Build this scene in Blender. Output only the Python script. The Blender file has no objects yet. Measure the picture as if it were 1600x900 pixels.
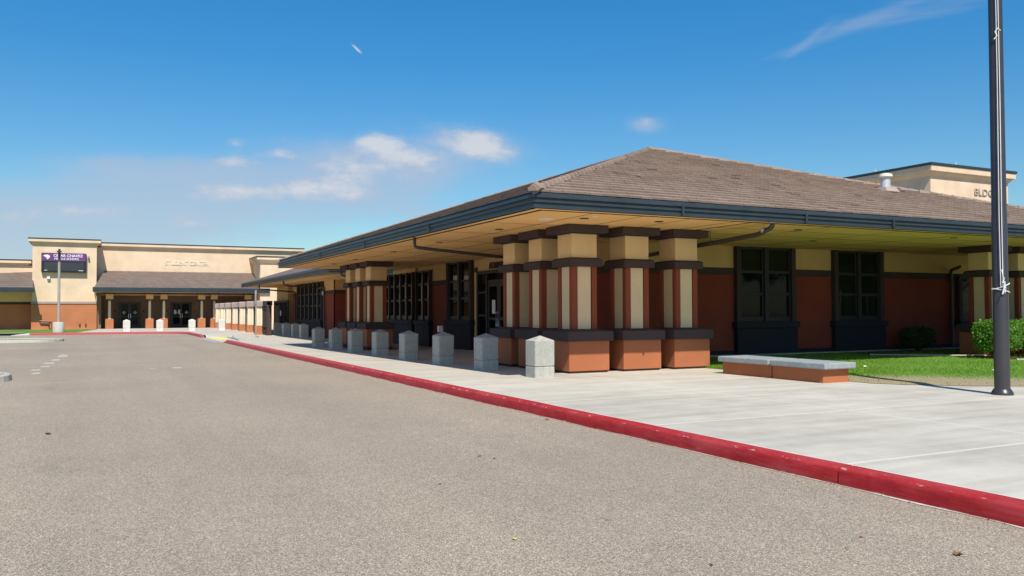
import bpy, bmesh, math, random
import numpy as np
from mathutils import Vector, Matrix
random.seed(7)
rng = np.random.default_rng(7)
scene = bpy.context.scene
COL = scene.collection
rad = math.radians

# ------------------------------------------------------------------ materials
def new_mat(name):
    m = bpy.data.materials.new(name); m.use_nodes = True
    nt = m.node_tree
    return m, nt, nt.nodes['Principled BSDF']

def coords(nt, kind='Object', scale=(1, 1, 1)):
    tc = nt.nodes.new('ShaderNodeTexCoord'); mp = nt.nodes.new('ShaderNodeMapping')
    mp.inputs['Scale'].default_value = scale
    nt.links.new(tc.outputs[kind], mp.inputs['Vector'])
    return mp.outputs['Vector']

def noise(nt, vec, scale, detail=4, rough=.55):
    n = nt.nodes.new('ShaderNodeTexNoise')
    n.inputs['Scale'].default_value = scale; n.inputs['Detail'].default_value = detail
    n.inputs['Roughness'].default_value = rough
    nt.links.new(vec, n.inputs['Vector'])
    return n.outputs['Fac']

def ramp(nt, fac, stops):
    r = nt.nodes.new('ShaderNodeValToRGB'); el = r.color_ramp.elements
    while len(el) < len(stops): el.new(.5)
    for e, (p, c) in zip(el, stops):
        e.position = p; e.color = (*c, 1) if len(c) == 3 else c
    nt.links.new(fac, r.inputs['Fac'])
    return r.outputs['Color']

def mix(nt, a, b, fac, mode='MIX'):
    m = nt.nodes.new('ShaderNodeMix'); m.data_type = 'RGBA'; m.blend_type = mode
    for s, v in (('A', a), ('B', b)):
        i = [x for x in m.inputs if x.name == s and x.type == 'RGBA'][0]
        if isinstance(v, tuple): i.default_value = (*v, 1)
        else: nt.links.new(v, i)
    if isinstance(fac, (int, float)): m.inputs[0].default_value = fac
    else: nt.links.new(fac, m.inputs[0])
    return [x for x in m.outputs if x.type == 'RGBA'][0]

def math_n(nt, op, a, b=None, c=None):
    m = nt.nodes.new('ShaderNodeMath'); m.operation = op
    for i, v in enumerate((a, b, c)):
        if v is None: continue
        if isinstance(v, (int, float)): m.inputs[i].default_value = v
        else: nt.links.new(v, m.inputs[i])
    return m.outputs[0]

def bump(nt, bsdf, h, strength=.3, dist=.01):
    b = nt.nodes.new('ShaderNodeBump'); b.inputs['Strength'].default_value = strength
    b.inputs['Distance'].default_value = dist
    nt.links.new(h, b.inputs['Height']); nt.links.new(b.outputs['Normal'], bsdf.inputs['Normal'])

def vary(c, k): return tuple(min(1, x*k) for x in c)

def stucco(name, c, var=.12, bs=.35, rough=.9, stain=.0):
    m, nt, b = new_mat(name)
    v = coords(nt)
    big = noise(nt, v, .9, 5)
    col = ramp(nt, big, [(.3, vary(c, 1-var)), (.7, vary(c, 1+var*.6))])
    fine = noise(nt, v, 90, 3, .7)
    col = mix(nt, col, ramp(nt, fine, [(.3, (.8, .8, .8)), (.7, (1, 1, 1))]), .5, 'MULTIPLY')
    st = noise(nt, coords(nt, scale=(1, 1, .45)), 1.1, 5, .6)
    col = mix(nt, col, ramp(nt, st, [(.35, (.90, .89, .87)), (.65, (1, 1, 1))]), .6, 'MULTIPLY')
    nt.links.new(col, b.inputs['Base Color'])
    b.inputs['Roughness'].default_value = rough; b.inputs['Specular IOR Level'].default_value = .25
    bump(nt, b, fine, bs, .006)
    return m

def paint(name, c, rough=.45, metal=0., spec=.5, var=.1, bs=.06, nscale=3):
    m, nt, b = new_mat(name)
    v = coords(nt)
    n = noise(nt, v, nscale, 5)
    nt.links.new(ramp(nt, n, [(.3, vary(c, 1-var)), (.7, vary(c, 1+var))]), b.inputs['Base Color'])
    rr = nt.nodes.new('ShaderNodeMapRange'); nt.links.new(n, rr.inputs[0])
    rr.inputs[3].default_value = rough*.85; rr.inputs[4].default_value = min(1, rough*1.15)
    nt.links.new(rr.outputs[0], b.inputs['Roughness'])
    b.inputs['Metallic'].default_value = metal; b.inputs['Specular IOR Level'].default_value = spec
    bump(nt, b, noise(nt, v, 25, 3), bs, .004)
    return m

M = {}
M['cream'] = stucco('cream_stucco', (.68, .455, .20))
M['cream_bounce'] = stucco('bounce_bright_cream_stucco', (.86, .60, .31))  # cream brightened for column blocks, plaza bounce light put into the colour
M['cream_light'] = stucco('light_cream_stucco', (.66, .52, .36))
M['cream_far'] = stucco('pale_tan_stucco', (.79, .60, .42))
M['orange'] = stucco('terracotta_stucco', (.44, .150, .066))
M['orange_far'] = stucco('terracotta_stucco_plain', (.50, .19, .088))
M['red'] = stucco('brick_red_stucco', (.26, .055, .034))
M['red_post'] = stucco('brick_red_shaft', (.29, .072, .036))
M['brown'] = stucco('dark_brown_trim', (.075, .052, .050), var=.1, bs=.2)
M['brown_mauve'] = stucco('mauve_brown_cap', (.40, .31, .29), var=.1, bs=.2)
M['tan_panel'] = stucco('tan_column_panel', (.82, .61, .37))
M['shade_brown'] = stucco('shade_toned_porch_wall', (.25, .165, .105))  # beige brown deepened, porch shade put into the wall colour
M['soffit'] = stucco('soffit_panel', (.93, .56, .22), var=.06, bs=.1)
M['soffit_gap'] = paint('soffit_joint', (.05, .03, .015), .9)
M['gutter'] = paint('slate_metal_gutter', (.030, .041, .048), .40, 0, .42, var=.15)
M['pipe'] = paint('dark_bronze_pipe', (.05, .042, .04), .4)
M['frame'] = paint('dark_bronze_frame', (.030, .026, .028), .5, 0, .35)
M['plum'] = paint('dark_slate_panel', (.026, .023, .032), .7, 0, .2)
M['pole'] = paint('bronze_flagpole', (.062, .056, .060), .34, .35, .5, bs=.1)
M['white'] = paint('white_paint', (.78, .77, .74), .5)
M['rope'] = paint('white_rope', (.70, .69, .66), .9)
M['steel'] = paint('brushed_steel', (.55, .55, .56), .3, .9)
M['galv'] = paint('galvanised', (.55, .57, .58), .45, .3, bs=.1)
M['lamp_grey'] = paint('grey_painted_steel', (.36, .33, .29), .5)
M['lamp_dark'] = paint('dark_painted_steel', (.05, .04, .045), .5)
M['paper'] = paint('paper', (.75, .76, .74), .8)
M['purple'] = paint('purple_sign_face', (.13, .035, .17), .5)
M['lilac'] = paint('pale_sign_lettering', (.80, .72, .84), .5)
M['black'] = paint('black_sign_case', (.015, .014, .016), .4)
M['led'] = paint('led_matrix', (.035, .04, .042), .35)
M['orange_pipe'] = paint('terracotta_painted_pipe', (.40, .15, .08), .6)
M['yellow'] = paint('yellow_mat', (.72, .56, .10), .7)
M['yellow_pale'] = paint('faded_yellow_mat', (.72, .62, .22), .7)
M['blue'] = paint('blue_paint', (.035, .12, .30), .7)
M['blue_pale'] = paint('faded_blue_paint', (.35, .42, .60), .7)
M['mulch'] = stucco('bark_mulch', (.075, .035, .022), var=.4, bs=1)
M['bark'] = stucco('bark', (.12, .085, .06), var=.3, bs=1)
M['letter'] = paint('dark_brown_letters', (.05, .03, .025), .6)
M['letter_pale'] = paint('cream_letters', (.78, .68, .54), .6)
M['letter_grey'] = paint('aluminium_letters', (.42, .37, .31), .5)
M['dry_leaf'] = paint('dry_leaf', (.22, .10, .04), .8)
M['red_leaf'] = paint('red_leaf', (.30, .04, .03), .8)
M['dark_leaf'] = paint('dark_leaf', (.04, .03, .02), .8)
M['yellow_leaf'] = paint('yellow_leaf', (.60, .48, .10), .8)

def glass_mat(name, c):
    m, nt, b = new_mat(name)
    b.inputs['Base Color'].default_value = (*c, 1); b.inputs['Roughness'].default_value = .03
    b.inputs['Specular IOR Level'].default_value = .15
    n = noise(nt, coords(nt), 1.2, 1)
    bump(nt, b, n, .04, .05)
    return m
M['glass'] = glass_mat('window_glass', (.006, .006, .008))
M['glass_blind'] = glass_mat('window_glass_with_blind', (.018, .022, .012))
M['glass_green'] = glass_mat('tinted_window_glass', (.012, .018, .011))

# concrete (weathered)
def concrete(name, c, joints=False, var=.16):
    m, nt, b = new_mat(name)
    v = coords(nt)
    big = noise(nt, v, .35, 6, .6); mid = noise(nt, v, 2.3, 6, .65); fine = noise(nt, v, 70, 3, .7)
    col = ramp(nt, big, [(.3, vary(c, 1-var)), (.55, c), (.75, vary(c, 1+var*.4))])
    col = mix(nt, col, ramp(nt, mid, [(.3, (.86, .85, .83)), (.6, (1, 1, 1))]), .75, 'MULTIPLY')
    col = mix(nt, col, ramp(nt, fine, [(.25, (.78, .78, .78)), (.6, (1, 1, 1))]), .5, 'MULTIPLY')
    if not joints:
        sp2 = noise(nt, v, 13, 5, .7)
        col = mix(nt, col, ramp(nt, sp2, [(.32, (.74, .74, .73)), (.5, (.97, .97, .96)), (.68, (1.05, 1.04, 1.02))]), .9, 'MULTIPLY')
    if joints:
        streak = noise(nt, coords(nt, scale=(.25, 2.2, 1)), 1.4, 5, .6)
        col = mix(nt, col, ramp(nt, streak, [(.35, (.80, .79, .775)), (.6, (1, 1, 1))]), .8, 'MULTIPLY')
        sp = nt.nodes.new('ShaderNodeSeparateXYZ'); nt.links.new(v, sp.inputs[0])
        def line(o, off, per, w):
            a = math_n(nt, 'ADD', o, -off + per*200 + per/2)
            f = math_n(nt, 'MODULO', a, per)
            d = math_n(nt, 'ABSOLUTE', math_n(nt, 'SUBTRACT', f, per/2))
            return math_n(nt, 'LESS_THAN', d, w), d
        ly, _ = line(sp.outputs['Y'], 8.45, 2.93, .022); lx, _ = line(sp.outputs['X'], 12.75, 3.3, .018)
        l = math_n(nt, 'MAXIMUM', ly, lx)
        gy, _ = line(sp.outputs['Y'], 8.45, 2.93, .006); gx, _ = line(sp.outputs['X'], 12.75, 3.3, .006)
        gg = math_n(nt, 'MAXIMUM', gy, gx)
        col = mix(nt, col, vary(c, 1.22), math_n(nt, 'MULTIPLY', l, .85))
        col = mix(nt, col, vary(c, .62), math_n(nt, 'MULTIPLY', gg, .5))
        # dark spots (gum, droppings)
        vo = nt.nodes.new('ShaderNodeTexVoronoi'); vo.inputs['Scale'].default_value = 1.1
        nt.links.new(v, vo.inputs['Vector'])
        spot = math_n(nt, 'LESS_THAN', math_n(nt, 'ADD', vo.outputs['Distance'], math_n(nt, 'MULTIPLY', noise(nt, v, 30, 2), .03)), .040)
        col = mix(nt, col, (.10, .09, .08), math_n(nt, 'MULTIPLY', spot, .6))
    nt.links.new(col, b.inputs['Base Color']); b.inputs['Roughness'].default_value = .85
    b.inputs['Specular IOR Level'].default_value = .3
    bump(nt, b, fine, .3, .004)
    return m
M['walk'] = concrete('plaza_concrete', (.565, .525, .445), True)
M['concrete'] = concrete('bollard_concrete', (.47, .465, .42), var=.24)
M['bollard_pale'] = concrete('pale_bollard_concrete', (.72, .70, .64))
M['white_cream'] = stucco('bright_cream_stucco', (.86, .74, .55))
M['concrete_far'] = concrete('pale_concrete', (.55, .53, .47))
M['bench_top'] = concrete('bench_slab_concrete', (.33, .36, .375), var=.1)

# asphalt
def asphalt():
    m, nt, b = new_mat('aged_asphalt')
    v = coords(nt)
    vo = nt.nodes.new('ShaderNodeTexVoronoi'); vo.inputs['Scale'].default_value = 150
    nt.links.new(v, vo.inputs['Vector'])
    bw = nt.nodes.new('ShaderNodeRGBToBW'); nt.links.new(vo.outputs['Color'], bw.inputs[0])
    stone = ramp(nt, bw.outputs[0], [(.10, (.15, .122, .092)), (.35, (.275, .228, .177)), (.6, (.375, .312, .241)), (.9, (.64, .56, .45))])
    vo2 = nt.nodes.new('ShaderNodeTexVoronoi'); vo2.inputs['Scale'].default_value = 95
    nt.links.new(v, vo2.inputs['Vector'])
    bw2 = nt.nodes.new('ShaderNodeRGBToBW'); nt.links.new(vo2.outputs['Color'], bw2.inputs[0])
    stone = mix(nt, stone, ramp(nt, bw2.outputs[0], [(.2, (.80, .79, .78)), (.8, (1.1, 1.09, 1.08))]), .8, 'MULTIPLY')
    big = noise(nt, v, .22, 6, .6)
    col = mix(nt, stone, ramp(nt, big, [(.3, (.87, .87, .88)), (.7, (1.05, 1.04, 1.02))]), 1, 'MULTIPLY')
    med = noise(nt, v, 3, 5, .6)
    col = mix(nt, col, ramp(nt, med, [(.3, (.96, .96, .96)), (.7, (1.02, 1.02, 1.02))]), 1, 'MULTIPLY')
    lane = noise(nt, coords(nt, scale=(1, .05, 1)), .7, 4, .6)
    col = mix(nt, col, ramp(nt, lane, [(.35, (.93, .93, .94)), (.6, (1.02, 1.02, 1.01))]), 1, 'MULTIPLY')
    oil = noise(nt, v, .9, 3, .5)
    col = mix(nt, col, ramp(nt, oil, [(.22, (.84, .83, .83)), (.32, (1, 1, 1))]), 1, 'MULTIPLY')
    nt.links.new(col, b.inputs['Base Color'])
    b.inputs['Roughness'].default_value = .95; b.inputs['Specular IOR Level'].default_value = .15
    bump(nt, b, vo.outputs['Distance'], .35, .006)
    return m
M['asphalt'] = asphalt()

def kerb_mat():
    m, nt, b = new_mat('red_kerb_paint')
    v = coords(nt)
    n = noise(nt, v, 4, 6, .7); n2 = noise(nt, coords(nt, scale=(1, .25, 1)), 22, 6, .75)
    col = ramp(nt, n, [(.3, (.28, .013, .017)), (.7, (.40, .024, .027))])
    geo = nt.nodes.new('ShaderNodeSeparateXYZ'); nt.links.new(v, geo.inputs[0])
    fade = noise(nt, coords(nt, scale=(1, .35, 3)), 3.0, 6, .7)
    col = mix(nt, col, (.46, .085, .090), ramp(nt, fade, [(.45, (0, 0, 0)), (.75, (.75, .75, .75))]))
    gone = math_n(nt, 'GREATER_THAN', geo.outputs['Y'], 13)
    fy_ = nt.nodes.new('ShaderNodeMapRange'); nt.links.new(geo.outputs['Y'], fy_.inputs[0]); fy_.inputs[1].default_value = 9; fy_.inputs[2].default_value = 45
    fy_.inputs[4].default_value = .75
    col = mix(nt, col, (.45, .105, .105), fy_.outputs[0])
    ze = math_n(nt, 'SUBTRACT', 1, math_n(nt, 'MINIMUM', math_n(nt, 'MULTIPLY', math_n(nt, 'ABSOLUTE', math_n(nt, 'SUBTRACT', geo.outputs['Z'], .143)), 60), 1))
    zf = math_n(nt, 'SUBTRACT', 1, math_n(nt, 'MINIMUM', math_n(nt, 'MULTIPLY', geo.outputs['Z'], 40), 1))
    e = math_n(nt, 'ADD', n2, math_n(nt, 'MULTIPLY', ze, .11))
    e = math_n(nt, 'ADD', e, math_n(nt, 'MULTIPLY', zf, .16))
    col = mix(nt, col, (.42, .33, .31), ramp(nt, e, [(.66, (0, 0, 0)), (.70, (.85, .85, .85))]))
    scuff = noise(nt, coords(nt, scale=(1, .15, 1.5)), 14, 5, .7)
    col = mix(nt, col, (.06, .02, .02), ramp(nt, scuff, [(.64, (0, 0, 0)), (.70, (.7, .7, .7))]))
    nt.links.new(col, b.inputs['Base Color']); b.inputs['Roughness'].default_value = .7
    b.inputs['Specular IOR Level'].default_value = .18
    bump(nt, b, n2, .3, .006)
    return m
M['kerb'] = kerb_mat()

def roof_mat():
    m, nt, b = new_mat('brown_roof_tile')
    g = nt.nodes.new('ShaderNodeNewGeometry'); v = coords(nt)
    col = ramp(nt, g.outputs['Random Per Island'], [(0, (.265, .200, .160)), (.5, (.295, .225, .180)), (.97, (.325, .25, .20)), (.995, (.17, .13, .10))])
    n = noise(nt, v, 25, 5, .7)
    col = mix(nt, col, ramp(nt, n, [(.3, (.80, .79, .78)), (.7, (1.08, 1.06, 1.05))]), 1, 'MULTIPLY')
    big = noise(nt, v, .5, 4)
    col = mix(nt, col, ramp(nt, big, [(.3, (.9, .9, .9)), (.7, (1.05, 1.03, 1.02))]), 1, 'MULTIPLY')
    nt.links.new(col, b.inputs['Base Color']); b.inputs['Roughness'].default_value = .9
    b.inputs['Specular IOR Level'].default_value = .25
    bump(nt, b, n, .4, .006)
    return m
M['tile'] = roof_mat()

def far_roof_mat():
    m, nt, b = new_mat('brown_roof_tile_courses')
    v = coords(nt)
    br = nt.nodes.new('ShaderNodeTexBrick'); br.inputs['Scale'].default_value = 1
    br.inputs['Brick Width'].default_value = .35; br.inputs['Row Height'].default_value = .16
    br.inputs['Mortar Size'].default_value = .012
    br.inputs['Color1'].default_value = (.150, .110, .088, 1); br.inputs['Color2'].default_value = (.185, .140, .112, 1)
    br.inputs['Mortar'].default_value = (.09, .066, .055, 1)
    sp = nt.nodes.new('ShaderNodeSeparateXYZ'); nt.links.new(v, sp.inputs[0])
    cb = nt.nodes.new('ShaderNodeCombineXYZ')
    nt.links.new(math_n(nt, 'ADD', sp.outputs['X'], sp.outputs['Y']), cb.inputs[0]); nt.links.new(sp.outputs['Z'], cb.inputs[1])
    nt.links.new(cb.outputs[0], br.inputs['Vector'])
    n = noise(nt, v, 3, 5)
    col = mix(nt, br.outputs['Color'], ramp(nt, n, [(.3, (.88, .88, .88)), (.7, (1.08, 1.06, 1.05))]), 1, 'MULTIPLY')
    nt.links.new(col, b.inputs['Base Color']); b.inputs['Roughness'].default_value = .9
    return m
M['tile_far'] = far_roof_mat()

def leaf_mat(name, c1, c2, c3):
    m, nt, b = new_mat(name)
    g = nt.nodes.new('ShaderNodeNewGeometry')
    nt.links.new(ramp(nt, g.outputs['Random Per Island'], [(0, c1), (.5, c2), (1, c3)]), b.inputs['Base Color'])
    b.inputs['Roughness'].default_value = .55; b.inputs['Specular IOR Level'].default_value = .35
    tr = nt.nodes.new('ShaderNodeBsdfTranslucent'); tr.inputs['Color'].default_value = (c3[0]*1.4, c3[1]*1.4, c3[2], 1)
    mx = nt.nodes.new('ShaderNodeMixShader'); mx.inputs[0].default_value = .3
    out = nt.nodes['Material Output']
    nt.links.new(b.outputs[0], mx.inputs[1]); nt.links.new(tr.outputs[0], mx.inputs[2]); nt.links.new(mx.outputs[0], out.inputs[0])
    return m
M['hedge'] = leaf_mat('hedge_leaves', (.05, .13, .015), (.10, .24, .025), (.17, .34, .045))
M['dark_shrub'] = leaf_mat('dark_shrub_leaves', (.02, .05, .015), (.03, .08, .02), (.06, .12, .03))
M['tree'] = leaf_mat('tree_leaves', (.10, .22, .02), (.18, .36, .04), (.26, .45, .07))
M['blade'] = leaf_mat('grass_blades', (.10, .20, .012), (.15, .28, .018), (.24, .36, .035))

def lawn_mat():
    m, nt, b = new_mat('lawn')
    v = coords(nt)
    n = noise(nt, v, 45, 5, .75); big = noise(nt, v, .8, 5, .6)
    col = ramp(nt, n, [(.3, (.05, .13, .012)), (.5, (.115, .27, .025)), (.72, (.21, .39, .055))])
    col = mix(nt, col, ramp(nt, big, [(.3, (.8, .85, .8)), (.7, (1.1, 1.05, 1))]), 1, 'MULTIPLY')
    # worn dry strip along the pavement edge: distance from the edge stored per vertex
    at = nt.nodes.new('ShaderNodeAttribute'); at.attribute_name = 'dry'
    e = math_n(nt, 'ADD', at.outputs['Fac'], math_n(nt, 'MULTIPLY', math_n(nt, 'SUBTRACT', noise(nt, v, 5, 6, .7), .5), 1.1))
    dr = ramp(nt, e, [(.35, (0, 0, 0)), (.75, (1, 1, 1))])
    dry = ramp(nt, noise(nt, v, 60, 4, .7), [(.3, (.20, .15, .08)), (.5, (.36, .29, .16)), (.7, (.48, .40, .24))])
    col = mix(nt, col, dry, dr)
    nt.links.new(col, b.inputs['Base Color']); b.inputs['Roughness'].default_value = .9
    bump(nt, b, n, .8, .03)
    return m
M['lawn'] = lawn_mat()
M['far_lawn'] = stucco('grass_strip', (.12, .25, .035), var=.3, bs=1)
M['far_ground'] = stucco('dry_ground', (.25, .21, .15), var=.2, bs=.5)
M['worn_paint'] = paint('worn_white_paint', (.46, .40, .33), .8, var=.25, nscale=30)

# ------------------------------------------------------------------ mesh builder
class MB:
    """collects shapes in a local frame: u along the wall, n outwards, z up."""
    def __init__(s, o=(0, 0, 0), u=(1, 0), n=(0, 1)):
        s.o, s.u, s.n = o, u, n
        s.v, s.f, s.m, s.mats = [], [], [], []
    def P(s, a, b, c):
        return (s.o[0]+s.u[0]*a+s.n[0]*b, s.o[1]+s.u[1]*a+s.n[1]*b, s.o[2]+c)
    def mi(s, mat):
        if mat not in s.mats: s.mats.append(mat)
        return s.mats.index(mat)
    def add(s, vs, fs, mat):
        k = len(s.v); s.v += vs; i = s.mi(mat)
        for f in fs: s.f.append([k+j for j in f]); s.m.append(i)
    def box(s, a0, a1, b0, b1, z0, z1, mat):
        vs = [s.P(a, b, z) for z in (z0, z1) for a, b in ((a0, b0), (a1, b0), (a1, b1), (a0, b1))]
        s.add(vs, [(0, 3, 2, 1), (4, 5, 6, 7), (0, 1, 5, 4), (1, 2, 6, 5), (2, 3, 7, 6), (3, 0, 4, 7)], mat)
    def frustum(s, r0, r1, z0, z1, mat):
        vs = [s.P(a, b, z0) for a, b in ((r0[0], r0[2]), (r0[1], r0[2]), (r0[1], r0[3]), (r0[0], r0[3]))]
        vs += [s.P(a, b, z1) for a, b in ((r1[0], r1[2]), (r1[1], r1[2]), (r1[1], r1[3]), (r1[0], r1[3]))]
        s.add(vs, [(0, 3, 2, 1), (4, 5, 6, 7), (0, 1, 5, 4), (1, 2, 6, 5), (2, 3, 7, 6), (3, 0, 4, 7)], mat)
    def quad(s, ps, mat): s.add([s.P(*p) for p in ps], [tuple(range(len(ps)))], mat)
    def tube(s, pts, r, mat, seg=10, cap=True):
        pts = [Vector(p) for p in pts]; rs = r if isinstance(r, (list, tuple)) else [r]*len(pts)
        vs, fs = [], []
        up = Vector((0, 0, 1))
        for i, p in enumerate(pts):
            d = (pts[min(i+1, len(pts)-1)] - pts[max(i-1, 0)]).normalized()
            a = d.cross(up)
            if a.length < .05: a = Vector((1, 0, 0))
            a.normalize(); c = a.cross(d).normalized()
            for k in range(seg):
                t = 2*math.pi*k/seg
                q = p + (a*math.cos(t)+c*math.sin(t))*rs[i]; vs.append(s.P(*q))
        for i in range(len(pts)-1):
            for k in range(seg):
                fs.append((i*seg+k, i*seg+(k+1) % seg, (i+1)*seg+(k+1) % seg, (i+1)*seg+k))
        if cap:
            fs.append(tuple(range(seg))); fs.append(tuple((len(pts)-1)*seg+k for k in range(seg)))
        s.add(vs, fs, mat)
    def build(s, name, parent=None, bevel=0, smooth=False, origin=None):
        me = bpy.data.meshes.new(name)
        off = Vector(origin) if origin else Vector((0, 0, 0))
        me.from_pydata([tuple(Vector(v)-off) for v in s.v], [], s.f)
        for m in s.mats: me.materials.append(m)
        me.polygons.foreach_set('material_index', s.m)
        bm = bmesh.new(); bm.from_mesh(me); bmesh.ops.recalc_face_normals(bm, faces=bm.faces); bm.to_mesh(me); bm.free()
        if smooth: me.polygons.foreach_set('use_smooth', [True]*len(me.polygons))
        o = bpy.data.objects.new(name, me); COL.objects.link(o)
        if parent: o.parent = parent; o.location = off - world_loc(parent)
        else: o.location = off
        if bevel:
            b = o.modifiers.new('bevel', 'BEVEL'); b.width = bevel; b.segments = 2; b.limit_method = 'ANGLE'; b.angle_limit = rad(40)
        if smooth:
            try: me.set_sharp_from_angle(angle=rad(40))
            except Exception: pass
        return o

def world_loc(o):
    l = Vector(o.location)
    while o.parent: o = o.parent; l += Vector(o.location)
    return l

def tag(o, label=None, cat=None, group=None, kind=None):
    if label: o['label'] = label
    if cat: o['category'] = cat
    if group: o['group'] = group
    if kind: o['kind'] = kind
    return o
def thing(name, loc, label, cat, group=None):
    o = bpy.data.objects.new(name, None); COL.objects.link(o); o.location = loc
    o.empty_display_size = .2
    return tag(o, label, cat, group)
def dup(root, loc, label=None, rotz=None):
    r = root.copy(); COL.objects.link(r); r.location = loc
    if rotz is not None: r.rotation_euler = (0, 0, rotz)
    if label: r['label'] = label
    def rec(src, dst):
        for ch in src.children:
            c = ch.copy(); COL.objects.link(c); c.parent = dst; rec(ch, c)
    rec(root, r)
    return r
def struct(o): o['kind'] = 'structure'; return o

def text_mesh(name, body, size, depth, mat, loc, parent, face='south', xscale=1, bold=0.0, align='LEFT'):
    cu = bpy.data.curves.new('t', 'FONT'); cu.body = body; cu.size = size; cu.extrude = depth/2; cu.align_x = align
    cu.offset = bold
    ob = bpy.data.objects.new('t', cu); COL.objects.link(ob)
    bpy.context.view_layer.update()
    me = bpy.data.meshes.new_from_object(ob.evaluated_get(bpy.context.evaluated_depsgraph_get()))
    bpy.data.objects.remove(ob)
    R = Matrix.Rotation(rad(90), 4, 'X')
    if face == 'west': R = Matrix.Rotation(rad(-90), 4, 'Z') @ R
    me.transform(R @ Matrix.Diagonal((xscale, 1, 1, 1)))
    me.name = name; me.materials.clear(); me.materials.append(mat)
    o = bpy.data.objects.new(name, me); COL.objects.link(o)
    if parent: o.parent = parent; o.location = Vector(loc)-world_loc(parent)
    else: o.location = loc
    return o

# ------------------------------------------------------------------ terrain
def gz(x, y):
    t = 0 if y < 16 else (y-16)/22 if y < 38 else 1 if y < 54 else (62-y)/8 if y < 62 else 0
    w = min(max((x-6.1)/1.9, 0), 1)
    z = .15*(1-t*w)
    if 44.4 < y < 53 and x < 8: z = min(z, .012)
    return z
g = MB(); g.quad([(-900, -300, -.35), (900, -300, -.35), (900, 2500, -.35), (-900, 2500, -.35)], M['far_ground'])
struct(g.build('ground'))
g = MB(); g.quad([(-70, -60, 0), (5.97, -60, 0), (5.97, 66, 0), (-70, 66, 0)], M['asphalt']); struct(g.build('road'))
# plaza grid
xs = [6.11, 7, 8, 10, 13, 20, 42]
ys = [-60, -20, 0, 9, 16, 20, 25, 30, 38, 44.3, 44.5, 48, 52.9, 53.2, 58, 62, 65.2, 82]
g = MB(); vs = [(x, y, gz(x, y)) for y in ys for x in xs]; n = len(xs)
g.add(vs, [(j*n+i, j*n+i+1, (j+1)*n+i+1, (j+1)*n+i) for j in range(len(ys)-1) for i in range(n-1)], M['walk'])
# apron in front of the far building
g.quad([(-30, 65.2, .15), (6.11, 65.2, .15), (6.11, 82, .15), (-30, 82, .15)], M['walk'])
g.quad([(5.9, 44.5, .006), (6.11, 44.5, .012), (6.11, 53, .012), (5.9, 53, .006)], M['walk'])
struct(g.build('sidewalk'))

# kerbs
PROF = [(0, -.02), (.0, .0), (.012, .118), (.024, .140), (.045, .152), (.08, .156), (.20, .156), (.20, -.02)]
def kerb(name, path, mat, hs=None, parent=None):
    g = MB(); vs = []; path = [Vector((*p, 0)) for p in path]
    for i, p in enumerate(path):
        d = (path[min(i+1, len(path)-1)]-path[max(i-1, 0)]).normalized(); nrm = Vector((d.y, -d.x, 0))
        h = hs[i] if hs else 1
        for a, z in PROF:
            q = p+nrm*a; vs.append((q.x, q.y, z*h if z > 0 else z))
    k = len(PROF)
    fs = [(i*k+j, i*k+j+1, (i+1)*k+j+1, (i+1)*k+j) for i in range(len(path)-1) for j in range(k-1)]
    fs += [tuple(range(k)), tuple((len(path)-1)*k+j for j in range(k))]
    g.add(vs, fs, mat)
    return g.build(name, parent, smooth=True)
X0 = 5.92
yj = [-60, -20, -8.7, -4.0, .65, 5.42, 10.2, 15, 19.8, 24.6, 29.4, 34.2, 39, 43.2]
def wob(y): return X0 + .006*math.sin(y*1.7)+.004*math.sin(y*5.1)
for a, b_ in zip(yj[:-1], yj[1:]):
    n = max(2, int((b_-a)/.6)); pts = [(wob(a+(b_-a)*t/n), a+(b_-a)*t/n+(.009 if t == 0 else -.009 if t == n else 0)) for t in range(n+1)]
    struct(kerb('kerb', pts, M['kerb']))
struct(kerb('kerb', [(X0, 43.22), (X0, 43.8), (X0, 44.5)], M['kerb'], [1, .65, .1]))
arc = [(X0-.1, 52.9), (X0-.05, 53.6), (X0, 55), (X0, 58), (X0, 61.5)]
arc += [(X0-3+3*math.cos(t), 61.9+3*math.sin(t)) for t in np.linspace(.1, math.pi/2, 9)]
arc += [(2.2, 65), (0, 65.05), (-2, 65.1), (-3.7, 65.1)]
struct(kerb('kerb', arc, M['kerb'], [.1, .7]+[1]*(len(arc)-2)))
struct(kerb('kerb', [(-3.72, 65.1), (-4.1, 65.1), (-4.8, 65.1)], M['concrete_far'], [1, .7, .1]))
# fill between the arc kerb and apron
g = MB(); a2 = [(x, y) for x, y in arc[2:]]
vs = [(x+(.18 if y < 61.6 else .13), y+(0 if y < 61.6 else .13), .149) for x, y in a2]; vs += [(-3.7, 65.3, .149), (6.2, 65.3, .149), (6.2, 55, .149)]
g.add(vs, [tuple(range(len(vs)))], M['walk']); struct(g.build('sidewalk_corner'))
# concrete smear / gutter lip at the kerb foot
g = MB(); vs = []; N = 260
for i in range(N+1):
    y = -2+i*30/N
    w = max(0.0, -.004+.030*abs(math.sin(y*2.3)*math.sin(y*.9+1))+random.uniform(0, .014))*(1 if y < 7 else .5)
    vs += [(wob(y)-w, y, .004), (wob(y)+.004, y, .007)]
g.add(vs, [(2*i, 2*i+1, 2*i+3, 2*i+2) for i in range(N)], M['concrete_far']); struct(g.build('kerb_grout_line'))
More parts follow.
